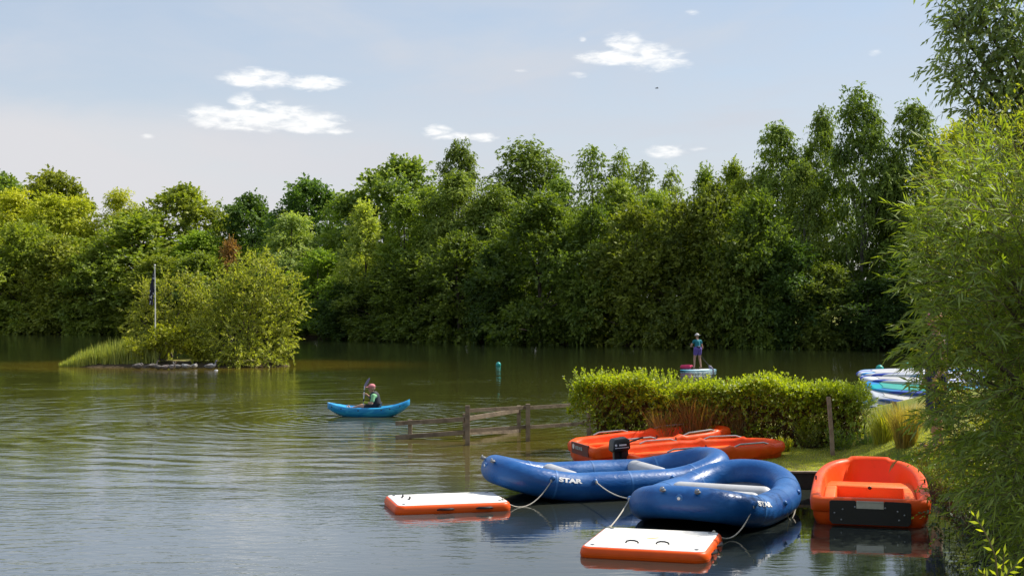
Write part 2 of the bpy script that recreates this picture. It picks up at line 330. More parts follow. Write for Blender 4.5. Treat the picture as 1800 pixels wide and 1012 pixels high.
tag(link('lake_water', npmesh('lake_water', V, Fs), m), kind='structure')

# ------------------------------------------------------------------ foliage
def leaves(O, D, L, n, ll, lw, sag=.15, ang=.8, droop=.1, rng=R, v0=None, t0=.08, nb=None):
    K = len(O); L = np.broadcast_to(np.asarray(L, float), (K,)); sag = np.broadcast_to(np.asarray(sag, float), (K,))
    t = (np.linspace(t0, 1, n)[None,:]+rng.uniform(-.4, .4, (K, n))/n).clip(0, 1.05)
    dn = np.array([0,0,-1.]); tt = t[...,None]
    pos = O[:,None,:]+D[:,None,:]*(L[:,None,None]*tt)+dn*(sag*L)[:,None,None]*tt**2
    tan = nrm(D[:,None,:]+dn*(2*sag)[:,None,None]*tt)
    q = rng.normal(size=(K, n, 3)); q = nrm(q-tan*(q*tan).sum(-1, keepdims=True))
    a = ang*(1-.45*tt)
    ld = nrm(np.cos(a)*tan+np.sin(a)*q+dn*droop)
    sd_ = nrm(np.cross(ld, rng.normal(size=(K, n, 3))*(1. if nb is None else .62)+(np.array([0,0,.6]) if nb is None else nb[:,None,:])))
    s = rng.uniform(.65, 1.2, (K, n, 1)); l_ = ll*s; w_ = lw*s
    P = np.stack([pos, pos+ld*l_*.42+sd_*w_*.5, pos+ld*l_+dn*l_*.1, pos+ld*l_*.42-sd_*w_*.5], 2)
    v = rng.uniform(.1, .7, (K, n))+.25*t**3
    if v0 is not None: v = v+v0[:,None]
    return P.reshape(-1,3), np.repeat(v.ravel().clip(0, 1), 4)
def stems(O, D, L, r, sag=.15, seg=4):
    K = len(O); L = np.broadcast_to(np.asarray(L, float), (K,)); sag = np.broadcast_to(np.asarray(sag, float), (K,)); r = np.broadcast_to(np.asarray(r, float), (K,))
    t = np.linspace(0, 1, seg+1)[None,:,None]
    C = O[:,None,:]+D[:,None,:]*L[:,None,None]*t+np.array([0,0,-1.])*(sag*L)[:,None,None]*t**2
    a = nrm(np.cross(D, np.array([.3,.2,1.]))); b_ = nrm(np.cross(D, a)); rr = r[:,None,None]*(1-.75*t)
    R3 = [C+rr*(math.cos(k*2.0944)*a+math.sin(k*2.0944)*b_)[:,None,:] for k in range(3)]
    V = np.stack(R3, 2).reshape(-1,3)
    base = (np.arange(K)[:,None]*(seg+1)+np.arange(seg)[None,:]).ravel()*3
    Fq = np.concatenate([np.stack([base+k, base+(k+1)%3, base+3+(k+1)%3, base+3+k], 1) for k in range(3)])
    return V, Fq
def quads(nv): return np.arange(nv).reshape(-1,4)
def dirs(K, rng, up=0., out=None, a=1.):
    d = rng.normal(size=(K,3)); d[:,2] += up
    if out is not None: d = d*a+out
    return nrm(d)
KINDS = {}
def crown(kind, seed):
    """a crown of many small leaf faces on shoots; local, metres; returns mesh, limb targets, (W,H)"""
    rng = np.random.RandomState(seed)
    if kind == 'sallow':  W_, H_, z0, nc, m_, nl = 6.0, 9.0, .0, 120, 24, 9
    if kind == 'oak':     W_, H_, z0, nc, m_, nl = 8.0, 13., .15, 120, 30, 8
    if kind == 'birch':   W_, H_, z0, nc, m_, nl = 5.6, 17., .14, 165, 22, 9
    if kind == 'airy':    W_, H_, z0, nc, m_, nl = 4.0, 16., .25, 85, 12, 8
    if kind == 'willow':  W_, H_, z0, nc, m_, nl = 6.5, 13., .06, 130, 23, 9
    if kind == 'cone':    W_, H_, z0, nc, m_, nl = 5.0, 11., .02, 105, 23, 9
    t = rng.uniform(0, 1, nc*4)
    if kind == 'sallow': pr = (1-np.clip((t-.35)/.65, 0, 1)**2.2)**.6*(.82+.18*np.clip(t/.3, 0, 1))
    elif kind == 'oak': pr = np.sqrt(np.clip(1-((t-.45)/.56)**2, 0, 1))
    elif kind == 'birch': pr = np.clip(t/.3, .5, 1)*np.clip((1.04-t)/.55, 0, 1)**.6
    elif kind == 'airy': pr = np.clip(t/.3, .3, 1)*np.clip((1.05-t)/.6, 0, 1)**.7
    elif kind == 'willow': pr = np.clip(t/.3, .6, 1)*np.clip((1.03-t)/.55, 0, 1)**.55
    else: pr = np.clip(t/.2, .6, 1)*np.clip((1.03-t)/.85, 0, 1)**.8
    keep = np.argsort(rng.uniform(0, 1, len(t))/(.3+pr))[:nc]; t = t[keep]; pr = np.maximum(pr[keep], .10)
    th = rng.uniform(0, 2*math.pi, nc); lob = 1+.22*np.sin(2*th+t*5+seed)+.18*np.sin(4*th-t*11+seed*2)
    rho = pr*lob*rng.uniform(.25, 1, nc)**.55*(W_/2)*.86
    zz = z0*H_+t*(1-z0)*H_*.965
    C = np.column_stack([rho*np.cos(th), rho*np.sin(th), zz])
    C = np.vstack([C, [[0,0,H_*.97],[W_*.06,0,H_*.92],[-W_*.05,W_*.04,H_*.94]]]); nc = len(C)
    out = nrm(np.column_stack([C[:,0], C[:,1], (C[:,2]-H_*.45)*.5]))
    cr = {'sallow':.85,'oak':1.15,'birch':.75,'airy':.5,'willow':.8,'cone':.65}[kind]*rng.uniform(.55, 1.4, nc)
    K = nc*m_; O = np.repeat(C, m_, 0); o = np.repeat(out, m_, 0); rr = np.repeat(cr, m_)
    cl = np.repeat(rng.uniform(-.3, .3, nc), m_)
    jit = nrm(rng.normal(size=(K,3)))*(rng.uniform(0, 1, (K,1))**.45)*rr[:,None]
    if kind == 'oak': jit[:,2] *= .55
    if kind in ('birch','airy'): jit[:,2] *= 1.1
    O = O+jit*.9
    if kind in ('birch','airy'):
        D = dirs(K, rng, .1, o*.6); L = rng.uniform(.4, .95, K); sag = rng.uniform(.3, 1.1, K); ll, lw, dr = .22, .12, .4
    elif kind == 'oak':
        D = dirs(K, rng, .3, o*.9); L = rng.uniform(.4, .9, K); sag = .12; ll, lw, dr = .30, .21, .05
    elif kind == 'sallow':
        D = dirs(K, rng, .5, o*1.1); L = rng.uniform(.4, .95, K); sag = .12; ll, lw, dr = .24, .14, .0
    elif kind == 'willow':
        D = dirs(K, rng, .5, o*.9); L = rng.uniform(.6, 1.2, K); sag = .4; ll, lw, dr = .28, .11, .2
    else:
        D = dirs(K, rng, .9, o*.9); L = rng.uniform(.4, .9, K); sag = .1; ll, lw, dr = .22, .12, .1
    V, v = leaves(O, D, L, nl, ll, lw, sag, 1.0, dr, rng, cl, nb=o*.75+nrm(jit)*.45+np.array([0,0,.35]))
    V[:,2] = np.maximum(V[:,2], .02)
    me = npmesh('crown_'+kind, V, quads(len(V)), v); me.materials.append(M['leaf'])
    # trunk and limbs
    tb = MB(); n = 7; lean = rng.uniform(-.3, .3, 2)
    tp = [(lean[0]*math.sin(i/n*3)*i/n, lean[1]*i/n, H_*.9*i/n-.4*(i == 0)) for i in range(n+1)]
    r0 = {'sallow':.16,'oak':.26,'birch':.15,'airy':.11,'willow':.2,'cone':.13}[kind]
    tb.tube(tp, [r0*(1-.88*i/n) for i in range(n+1)], 7)
    for i in rng.choice(nc-3, 16, replace=False):
        c = C[i]; s = max(.08, c[2]/H_-.16-.1*rng.rand()); s = min(s, .85); p0 = np.array([np.interp(s*n, range(n+1), [q[j] for q in tp]) for j in range(3)])
        mid = (p0+c)/2+np.array([0,0,.25*rng.rand()]); r1 = r0*(1-.8*s)*.5
        tb.tube([p0, mid, c], [r1, r1*.6, .015], 5)
    tm = tb.mesh('trunk_'+kind); tm.materials.append(M['barkb' if kind in ('birch','airy') else 'bark'])
    return me, tm, W_, H_
for i, (k, n) in enumerate([('sallow',4),('oak',3),('birch',3),('airy',2),('willow',2),('cone',2)]):
    KINDS[k] = [crown(k, 11+17*i+j) for j in range(n)]
TR = random.Random(3)
USED = {}
def tree(kind, px, top, hw, Z, col, name, label, cat, group, var=None, gz_=None, tint=1.12):
    ks = KINDS[kind]; i = USED.get(kind, 0); USED[kind] = i+1
    me, tm, w0, h0 = ks[(i if var is None else var) % len(ks)]
    x = (px-900)/F*Z; g = float(ground([[x, Z]])[0]) if gz_ is None else gz_
    H_ = CH+(HZ-top)/F*Z-g; W_ = 2*hw/F*Z
    e = empty(name, (x, Z, g), TR.uniform(0, 6.28))
    sxy = W_/w0*{'sallow':1.25,'oak':1.18,'willow':1.25,'birch':1.12,'airy':1.15,'cone':1.2}[kind]; sz = H_/h0
    e.scale = (sxy, sxy, sz)
    tag(e, label, cat, group)
    c_ = link('crown', me, None, e); j_ = TR.uniform(.9, 1.15)*tint; j = [j_*TR.uniform(.97,1.04) for _ in range(3)]
    leafcol(c_, [a*b for a, b in zip(col, j)])
    link('trunk', tm, None, e)
    return e
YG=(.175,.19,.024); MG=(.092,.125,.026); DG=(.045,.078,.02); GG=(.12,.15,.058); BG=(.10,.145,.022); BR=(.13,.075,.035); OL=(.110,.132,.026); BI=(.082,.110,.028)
gB='tall trees rising behind the lakeside bushes'; gF='dark bushy willows along the far waterline'; gM='mid height trees on the far bank'
T = [
 # back row ---- kind, px, top, halfwidth, extra distance, colour, name, label, group
 ('oak',5,313,52,18,MG,'broadleaf_tree','rounded green treetop cut by the left picture edge'),
 ('oak',92,305,62,16,OL,'oak_tree','broad dark domed oak standing highest at the far left'),
 ('willow',205,338,46,12,YG,'willow_tree','thin pale see-through treetop between two dark domed oaks on the left'),
 ('oak',325,330,74,14,OL,'oak_tree','dark layered oak with a raised knob on its top, behind the island flagpole'),
 ('oak',440,348,58,16,DG,'oak_tree','dark low oak just right of the knob-topped oak'),
 ('oak',542,319,58,16,DG,'oak_tree','dark round oak above the grey-green willow beside the island'),
 ('willow',607,345,48,14,MG,'broadleaf_tree','narrow mid green tree between the dark round oak and the big grey-green one'),
 ('oak',700,282,88,15,(.09,.12,.035),'broadleaf_tree','big rounded grey-green tree rising left of centre'),
 ('birch',808,246,50,13,BI,'birch_tree','drooping birch with a ragged tuft on top, just left of centre'),
 ('birch',925,243,88,14,BI,'birch_tree','widest drooping birch, with a double top near the centre'),
 ('airy',1040,252,44,12,BI,'birch_tree','thin birch with sky showing through, right after the widest drooping birch'),
 ('airy',1092,258,38,14,BI,'birch_tree','slender see-through birch with a hooked tip'),
 ('airy',1130,280,38,12,BI,'birch_tree','small pointed birch between thin see-through birches'),
 ('airy',1180,290,34,13,MG,'birch_tree','lowest of the wispy birches right of the centre'),
 ('cone',1240,302,44,12,MG,'broadleaf_tree','pale feathery treetop above the bushes behind the paddler'),
 ('cone',1290,292,44,10,OL,'broadleaf_tree','feathery olive treetop left of the tall dense birch'),
 ('birch',1366,216,58,10,BI,'birch_tree','dense pointed birch left of the tallest birch group'),
 ('birch',1445,188,42,12,BI,'birch_tree','narrow birch squeezed against the left of the tallest birch'),
 ('birch',1512,150,66,8,BI,'birch_tree','tallest birch on the far bank, its bare trunk showing'),
 ('birch',1607,178,58,9,BI,'birch_tree','tall drooping birch just right of the tallest one'),
 ('willow',1690,224,62,8,YG,'willow_tree','hazy pale green tree behind the near willow'),
 ('willow',1780,260,60,8,MG,'willow_tree','pale tree mostly hidden by the near willow at the right'),
]
for (k,px,top,hw,dz,cl,nm,lb) in T:
    tree(k, px, top, hw, shoreZ(px)+dz, cl, nm, lb, 'tree', gB)
T2 = [
 ('willow',20,338,58,9,YG,'willow_tree','bright yellow-green willow against the left picture edge'),
 ('willow',88,345,58,8,YG,'willow_tree','bright yellow-green willow below the broad domed oak'),
 ('willow',140,352,48,10,YG,'willow_tree','yellow-green willow leaning on the wide dome-shaped sallow'),
 ('sallow',238,388,92,6,OL,'sallow_tree','wide dome-shaped olive sallow behind the reeds'),
 ('willow',350,408,54,9,BG,'broadleaf_tree','bright green bushy tree behind the island flagpole'),
 ('sallow',404,428,24,5,BR,'copper_shrub','copper brown leaved shrub among green trees behind the island'),
 ('sallow',445,440,44,8,MG,'broadleaf_tree','mid green bush right of the copper brown shrub'),
 ('willow',512,378,58,5,GG,'willow_tree','pointed silvery grey-green willow behind the island'),
 ('sallow',562,446,54,2,BG,'sallow_tree','bright green round bush reaching the water right of the island'),
 ('cone',640,362,50,3,(.15,.17,.05),'alder_tree','pale lime tree with a leaning top, left one of a pair'),
 ('cone',712,352,54,4,MG,'alder_tree','pointed green tree, right one of a pair left of centre'),
 ('birch',800,300,66,7,BI,'birch_tree','hanging green birch below the ragged-tufted one'),
 ('birch',872,320,60,8,BI,'birch_tree','hanging birch at the left foot of the widest drooping birch'),
 ('birch',985,310,52,9,MG,'birch_tree','green birch at the right foot of the widest drooping birch'),
 ('willow',1085,320,56,9,MG,'broadleaf_tree','mid green treetop under the thin see-through birches'),
 ('willow',1150,340,52,8,MG,'broadleaf_tree','mid green treetop under the lowest wispy birch'),
 ('willow',1310,318,52,8,OL,'broadleaf_tree','olive treetop at the left foot of the dense pointed birch'),
 ('birch',1410,280,48,7,BI,'birch_tree','low birch between the dense pointed birch and the tallest one'),
 ('birch',1560,300,50,11,BI,'birch_tree','birch filling between the two tallest birches'),
 ('birch',1655,250,46,7,MG,'birch_tree','green birch at the right of the drooping tall one'),
 ('sallow',1640,360,60,7,MG,'sallow_tree','round bush in the dark gap left of the near willow'),
]
for (k,px,top,hw,dz,cl,nm,lb) in T2:
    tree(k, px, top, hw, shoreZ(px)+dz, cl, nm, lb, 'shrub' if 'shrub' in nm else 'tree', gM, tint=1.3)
T3 = [
 (-30,420,60,OL,'dark willow bush cut by the left picture edge'),(40,400,66,OL,'dark willow bush on the far left waterline'),(105,425,60,OL,'dark willow bush left of the reed bed'),
 (172,440,56,MG,'dark bush behind the left end of the reed bed'),(285,455,62,OL,'dark bush behind the island flagpole'),(352,450,56,MG,'dark green bush behind the middle of the island'),(430,490,56,MG,'low dark bush hidden behind the island willow'),
 (500,500,56,MG,'dark bush at the right edge of the island willow'),(615,500,50,DG,'dark bush right of the bright green round one'),
 (672,470,54,MG,'dark bush below the pair of pointed trees'),(735,450,60,MG,'grey-dark bush right below the pointed pair'),(808,420,62,MG,'dark bush left of the tall sunlit-topped one'),
 (872,440,46,DG,'narrow dark bush above the turquoise buoy'),(952,352,82,MG,'largest rounded bush on the far bank, centre, with a sunlit top'),(1040,375,56,MG,'sunlit-topped bush right of the largest rounded one'),
 (1022,500,44,MG,'low grey-green bush at the water in front of the centre bushes'),(1120,370,74,OL,'yellow-topped bush left of the standing paddler'),(1195,362,64,OL,'yellow-topped bush right above the standing paddler'),
 (1262,335,62,OL,'high yellow-topped bush right of the standing paddler'),(1332,352,62,MG,'dark bush under the dense pointed birch'),(1395,430,56,DG,'low dark bush left of the tallest birch trunk'),
 (1455,470,56,MG,'low dark bush at the foot of the tallest birch'),(1525,500,54,DG,'lowest dark bush under the two tallest birches'),(1590,470,58,DG,'dark bush just left of the near willow tips'),
 (1660,430,62,MG,'dark bush behind the near willow tips'),(1740,420,70,MG,'dark bush behind the middle of the near willow'),(1830,400,70,MG,'dark bush behind the near willow at the right picture edge'),
]
me_, tm_, w_0, h_0 = KINDS['sallow'][1]
for (x_, y_, sx_s, sz_s, lb_) in ((10.9,17.3,1.0,.96,'unseen bushy tree added just beyond the right picture edge to shade the near willow'),(13.5,20.5,1.0,.9,'unseen bushy tree on the right bank behind the near willow, beyond the picture edge')):  # trees out of view; the first is added to shade the near willow's lower half
    e_ = empty('unseen_bank_tree', (x_, y_, float(ground([[x_, y_]])[0])), 1.1); e_.scale = (sx_s, sx_s, sz_s); tag(e_, lb_, 'tree'); leafcol(link('crown', me_, None, e_), MG); link('trunk', tm_, None, e_)
for (px,top,hw,cl,lb) in T3:
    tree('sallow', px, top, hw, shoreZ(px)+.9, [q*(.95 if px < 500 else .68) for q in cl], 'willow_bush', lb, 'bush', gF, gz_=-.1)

def plant(name, label, cat, O, D, L, n, ll, lw, sag, ang, droop, col, mat='leafn', group=None, loc=None, r=.004, limbs=None, stemmat='twig', rng=R, leafname='foliage'):
    """a plant near the viewer: leaves and real twigs"""
    loc = np.array(loc, float); e = empty(name, loc); tag(e, label, cat, group)
    q_ = O*2.3; v0_ = .22*np.sin(q_[:,0]*1.3+2*np.sin(q_[:,2]*.9))*np.sin(q_[:,1]+q_[:,2]*1.4); V, v = leaves(O-loc, D, L, n, ll, lw, sag, ang, droop, rng, v0=v0_, nb=nrm(O-O.mean(0))*.6+np.array([0,0,.4]))
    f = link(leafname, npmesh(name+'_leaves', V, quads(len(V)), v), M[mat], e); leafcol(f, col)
    SV, SF = stems(O-loc, D, L, r, sag)
    if limbs is not None:
        b_ = MB()
        for (p, rr) in limbs: b_.tube(np.array(p)-loc, rr, 6)
        link('branches', b_.mesh(name+'_limbs'), M['bark'], e)
    link('twigs', npmesh(name+'_twigs', SV, SF), M[stemmat], e)
    return e
def blades(name, label, cat, base, H_, w_, lean, col, col_mat='leafn', group=None, kind=None, loc=None, bend=.25):
    K = len(base); loc = np.array(loc if loc is not None else base.mean(0), float)
    H_ = np.broadcast_to(H_, (K,))*R.uniform(.55, 1.1, K); a = R.uniform(0, 6.28, K); d = np.column_stack([np.cos(a), np.sin(a), 0*a]); s = np.column_stack([-np.sin(a), np.cos(a), 0*a])
    ph = R.uniform(0, 3.14, K); s = nrm(s*np.cos(ph)[:,None]+d*np.sin(ph)[:,None]); ln = lean*R.uniform(0, 1, K)
    V = []; P0 = base-loc
    def at(t): return P0+d*(ln*H_*t+bend*H_*t*t*R.uniform(.2,1,K))[:,None]+np.array([0,0,1.])*(H_*t*(1-.12*t))[:,None]
    rs = R.get_state(); 
    p0 = P0; R.set_state(rs); p1 = at(.55); R.set_state(rs); p2 = at(1.0)
    w0 = s*w_/2
    V = np.stack([p0-w0, p0+w0, p1+w0*.8, p1-w0*.8, p1-w0*.8, p1+w0*.8, p2+w0*.1, p2-w0*.1], 1).reshape(-1,3)
    v = np.repeat(R.uniform(0, 1, K), 8)
    o = link(name, npmesh(name, V, quads(len(V)), v), M[col_mat], None, loc); leafcol(o, col)
    tag(o, label, cat, group, kind); return o

# --- near willow (osier) on the right bank
def clumps(spec, per, rng, flat=1.0):
    O = []; C = []
    for (px, py, Z, r) in spec:
        c = pd(px, py, Z); k = int(per*r*r)
        j = nrm(rng.normal(size=(k,3)))*(rng.uniform(0, 1, (k,1))**.4)*r; O.append(c+j*np.array([1,1,flat])); C += [c]*k
    return np.vstack(O), np.array(C)
rg = np.random.RandomState(21)
base = np.array([7.6, 16.2, 1.0])
spec = []
EDGE = [(395,1655),(430,1625),(480,1620),(530,1640),(570,1665),(600,1640),(650,1662),(700,1672),(740,1662),(790,1690),(840,1725),(890,1752),(940,1762),(990,1768),(1040,1775)]
for (py, ex) in EDGE:
    for (dx, Z, r) in ((18,15.6,.30),(75,15.2,.5),(135,15.8,.6),(200,16.4,.7)):
        spec.append((ex+dx+rg.uniform(-8,8), py+rg.uniform(-12,12), Z+rg.uniform(-.5,.5), r))
spec += [(1700,350,15.8,.5),(1760,330,16,.6),(1780,400,15.4,.6),(1720,400,15.6,.5)]
spec = [s for s in spec if s[1] < 1035]
O, C = clumps(spec, 100, rg)
out = nrm(C-np.array([7.6,16.8,2.4]))
D = nrm(rg.normal(size=O.shape)*.55+out*.75+np.array([-.35,-.1,.35])); L = rg.uniform(.35, .75, len(O))
ex = []
for (x0,y0,x1,y1) in [(1650,585,1568,602),(1660,575,1590,560),(1660,610,1600,655),(1640,445,1576,430),(1650,490,1578,492),(1670,520,1610,500),(1655,420,1590,400),(1700,400,1655,372),(1665,690,1605,665),(1660,720,1598,730),
                      (1690,760,1630,745),(1650,470,1600,450),(1700,330,1668,300),(1740,300,1722,262),(1700,800,1650,788),(1655,540,1615,545),(1720,860,1680,850),(1640,640,1590,628)]:
    for j in range(3):
        a = pd(x0+rg.uniform(-6,6), y0+rg.uniform(-8,8), 15+rg.uniform(-.3,.3)); b_ = pd(x1+rg.uniform(-8,8), y1+rg.uniform(-10,10), 14.8+rg.uniform(-.5,.5)); ex.append((a,b_))
O = np.vstack([O]+[e[0][None] for e in ex]); D = np.vstack([D]+[nrm(e[1]-e[0])[None] for e in ex]); L = np.concatenate([L, [np.linalg.norm(e[1]-e[0]) for e in ex]])
limbs = []
for k in range(16):
    s = spec[rg.randint(len(spec))]; c = pd(s[0], s[1], s[2]); b0 = base+rg.uniform(-.3,.3,3)*np.array([1,1,0])-np.array([0,0,.3])
    limbs.append(([b0, (b0+c)/2+np.array([0,0,.35]), c], [.05,.03,.012]))
plant('willow_shrub', 'near willow shrub with long narrow leaves filling the right side of the picture', 'shrub', O, D, L, 14, .155, .021, .18, .85, .05, (.120,.155,.027), loc=base, r=.005, limbs=limbs, rng=rg)
# --- yellow-green sallow above it
rg = np.random.RandomState(22)
spec = [(1655,300,22,.35),(1690,290,22,.45),(1730,270,22,.5),(1770,245,22,.5),(1800,225,22,.5),(1690,340,21.5,.5),(1740,330,21.5,.6),(1790,300,21.5,.7),(1650,350,22,.4),(1700,390,21.5,.5),(1640,300,22,.2),(1670,380,22,.5),(1760,390,22,.7),(1820,380,22,.8),(1720,450,22,.8),(1790,470,22,.9),(1720,560,22,.9),(1790,600,22,1.),(1700,660,22,.8),(1720,740,22,.8),(1790,740,22,1.)]
O, C = clumps(spec, 110, rg); base2 = np.array([8.4,22.6,1.4])
D = nrm(rg.normal(size=O.shape)*.6+np.array([-.25,-.1,.8])); L = rg.uniform(.3, .6, len(O))
limbs = [([base2-np.array([0,0,.3]), (base2+pd(*s[:3]))/2+np.array([.1,0,.3]), pd(*s[:3])], [.06,.035,.012]) for s in spec]
plant('sallow_shrub', 'yellow-green small-leaved bush reaching up behind the near willow', 'shrub', O, D, L, 12, .085, .034, .1, .9, 0, (.15,.165,.02), loc=base2, limbs=limbs, rng=rg)
# --- big tree, upper right
rg = np.random.RandomState(23)
spec = [(1690,60,30,.55),(1720,20,30,.7),(1700,110,30,.6),(1735,80,30,.7),(1690,150,30,.4),(1720,160,30,.6),(1760,40,30,.8),(1770,120,30,.8),(1745,200,30,.6),(1790,190,30,.8),(1668,128,30,.22),(1676,40,30,.3),(1765,240,30,.5),(1820,60,30,1.),(1830,150,30,1.),
        (1840,-20,30,1.),(1740,-30,30,.8),(1690,-20,30,.6),(1800,-60,31,1.),(1790,250,31,.6),(1850,240,31,.9),(1735,230,30,.4),(1715,200,30,.4),(1880,30,31,1.2),(1890,150,31,1.2),(1790,-110,31,.9)]
O, C = clumps(spec, 85, rg); base3 = np.array([(1850-900)/F*31, 31, 1.4])
D = nrm(rg.normal(size=O.shape)*.7+np.array([-.4,0,.1])); L = rg.uniform(.35, .8, len(O))
top3 = pd(1835,-60,31); limbs = [([base3-np.array([0,0,.4]), base3+np.array([-.1,0,3.5]), pd(1845,150,31), top3], [.22,.18,.12,.03])]
for s in spec:
    c_ = pd(*s[:3]); p0 = base3+np.array([-.1,0,max(3.0,(c_[2]-base3[2])*.62)]); limbs.append(([p0, (p0+c_)/2+np.array([0,0,.3]), c_], [.07,.045,.012]))
plant('grey_willow_tree', 'tall open-crowned grey-green tree at the upper right corner, sky between its leaves', 'tree', O, D, L, 10, .17, .062, .35, .9, .2, (.115,.15,.065), loc=base3, limbs=limbs, rng=rg, r=.006, leafname='crown')
# --- small-leaved shrub hanging over the right boat, and dark undergrowth on the bank
rg = np.random.RandomState(24)
spec = [(1650,800,20.6,.32),(1680,820,20.4,.4),(1665,850,20.3,.32),(1640,825,20.8,.22),(1700,790,20.5,.45),(1720,850,20.3,.45),(1690,870,20,.3),(1735,800,20.6,.5),(1625,812,20.9,.14),(1655,880,20.2,.16)]
O, C = clumps(spec, 330, rg); D = nrm(rg.normal(size=O.shape)*.7+np.array([-.3,-.2,.5])); L = rg.uniform(.18, .38, len(O)); b4 = np.array([7.5,21,.5])
plant('privet_shrub', 'small yellow-green leaved shrub hanging over the right orange boat', 'shrub', O, D, L, 11, .055, .026, .1, .9, 0, (.14,.15,.022), loc=b4, rng=rg, r=.0035)
spec = [(1660,905,19.8,.25),(1700,905,19.4,.4),(1745,900,19,.5),(1690,930,19,.3),(1740,945,18.4,.4),(1790,930,18.2,.6),(1790,870,19,.6),(1650,930,20,.14)]
O, C = clumps(spec, 230, rg); D = nrm(rg.normal(size=O.shape)*.8+np.array([-.2,-.2,.3])); L = rg.uniform(.2, .4, len(O)); b5 = np.array([7.3,19.4,.4])
plant('bank_bramble', 'dark tangled bramble overhanging the water right of the orange boat', 'bramble', O, D, L, 8, .06, .035, .2, .9, 0, (.03,.045,.014), loc=b5, rng=rg, r=.005)
# --- hedge on the spit
rg = np.random.RandomState(25)
h0 = np.array([1.5,31.85]); h1 = np.array([7.65,29.3]); hd = nrm(h1-h0); hn = np.array([-hd[1],hd[0]]); HL = np.linalg.norm(h1-h0)
K = 5200; u = rg.uniform(0, HL, K); w_ = rg.uniform(-.55, .55, K); hgt = 1.2+.10*np.sin(u*1.7)+.08*np.sin(u*4.3+1); z = rg.uniform(.0, 1, K)**.75*hgt
side = rg.rand(K); w_ = np.where(side < .5, -.55*rg.uniform(.6,1,K), w_); z = np.where(side > .72, hgt*rg.uniform(.82,1.0,K), z)
taper = np.clip(u/.5, .35, 1); z = z*np.where(u < .6, .35+.65*np.clip(u/.6,0,1)*1+.25, 1).clip(0,1)
keep = ~((side < .5) & (z < .9) & (rg.rand(K) < .84) )
u, w_, z = u[keep], w_[keep], z[keep]; K = len(u)
lowleft = (u < 1.0); z = np.where(lowleft & (z < .5) & (u < .45), z+.55, z)
gxy = h0+hd*u[:,None]+hn*w_[:,None]; O = np.column_stack([gxy, .30+z])
outv = np.column_stack([hn[0]*np.sign(w_)*np.abs(w_)*1.6, hn[1]*np.sign(w_)*np.abs(w_)*1.6, .15+.8*(z > 1.0)])
D = nrm(rg.normal(size=O.shape)*.45+outv); L = rg.uniform(.14, .34, K)
nt_ = 620; u2 = rg.uniform(0, HL, nt_); w2_ = rg.uniform(-.5,.5,nt_); O2 = np.column_stack([h0+hd*u2[:,None]+hn*w2_[:,None], .3+1.08+0*u2]); D2 = nrm(rg.normal(size=O2.shape)*.22+np.array([-.05,0,1.])); L2 = rg.uniform(.12, .5, nt_)*np.where(u2 < 2.4, 1.15, .8)
O = np.vstack([O,O2]); D = np.vstack([D,D2]); L = np.concatenate([L,L2]); bh = np.array([*(h0+h1)/2, .3])
limbs = []
for k in range(46):
    uu = rg.uniform(.5, HL); p = np.array([*(h0+hd*uu+hn*rg.uniform(-.25,.25)), .2]); q = p+np.array([rg.uniform(-.3,.3), rg.uniform(-.2,.2), rg.uniform(.9,1.3)]); limbs.append(([p,(p+q)/2+rg.uniform(-.06,.06,3),q],[.022,.016,.006]))
hedge = plant('clipped_hedge', 'clipped yellow-green hedge standing along the grass spit behind the orange boats', 'hedge', O, D, L, 13, .070, .040, .05, .95, 0, (.17,.20,.018), loc=bh, limbs=limbs, rng=rg, r=.0035)
K = 4200; u = rg.uniform(.5, HL-.2, K); w_ = rg.uniform(-.4, .3, K); O = np.column_stack([h0+hd*u[:,None]+hn*w_[:,None], .3+rg.uniform(0, 1.1, K)]); D = dirs(K, rg, -.1)
V, v = leaves(O-bh, D, rg.uniform(.1,.3,K), 10, .06, .035, .1, 1., .2, rg); leafcol(link('dead_leaves', npmesh('hedge_dead', V, quads(len(V)), v), M['leafn'], hedge), (.085,.042,.016))
def gpt(x, y): return np.array([x, y, float(ground([[x,y]])[0])])
def tuft(name, label, cat, cx, cy, rad, K, H_, w_, col, lean=.35, bend=.3, group=None, kind=None):
    a = R.uniform(0, 6.28, K); r_ = rad*R.uniform(0, 1, K)**.6; xy = np.column_stack([cx+r_*np.cos(a), cy+r_*np.sin(a)])
    B = np.column_stack([xy, ground(xy)-.02]); return blades(name, label, cat, B, H_, w_, lean, col, group=group, kind=kind, loc=gpt(cx,cy), bend=bend)
STRAW = (.19,.13,.06); 
p = pg(1165,768,.32); tuft('dry_grass_tuft', 'straw brown grass tuft before the left half of the hedge', 'grass tuft', (1165-900)/F*30.3, 30.35-0.00, .26, 520, .85, .012, STRAW, group='dry grass tufts at the hedge')
p = pg(1225,772,.32); tuft('dry_grass_tuft', 'tallest rusty brown grass tuft before the middle of the hedge', 'grass tuft', (1225-900)/F*30.3, 30.35-0.10, .34, 900, 1.15, .012, (.15,.09,.045), group='dry grass tufts at the hedge')
p = pg(1290,776,.32); tuft('dry_grass_tuft', 'dull brown grass tuft deep in the shade right of the middle of the hedge', 'grass tuft', (1290-900)/F*30.1, 30.05, .3, 600, 1.0, .012, (.15,.09,.045), group='dry grass tufts at the hedge')
p = pg(1592,808,.36); tuft('ornamental_grass', 'tan fountain grass clump right of the hedge end', 'grass clump', p[0], p[1], .2, 900, .95, .011, (.20,.155,.055), .3, .35)
p = pg(1560,800,.36); tuft('yellow_grass_clump', 'yellow-green grass clump leaning at the right foot of the hedge', 'grass clump', p[0], p[1]+.3, .2, 420, .85, .016, (.20,.20,.03), .4, .3)
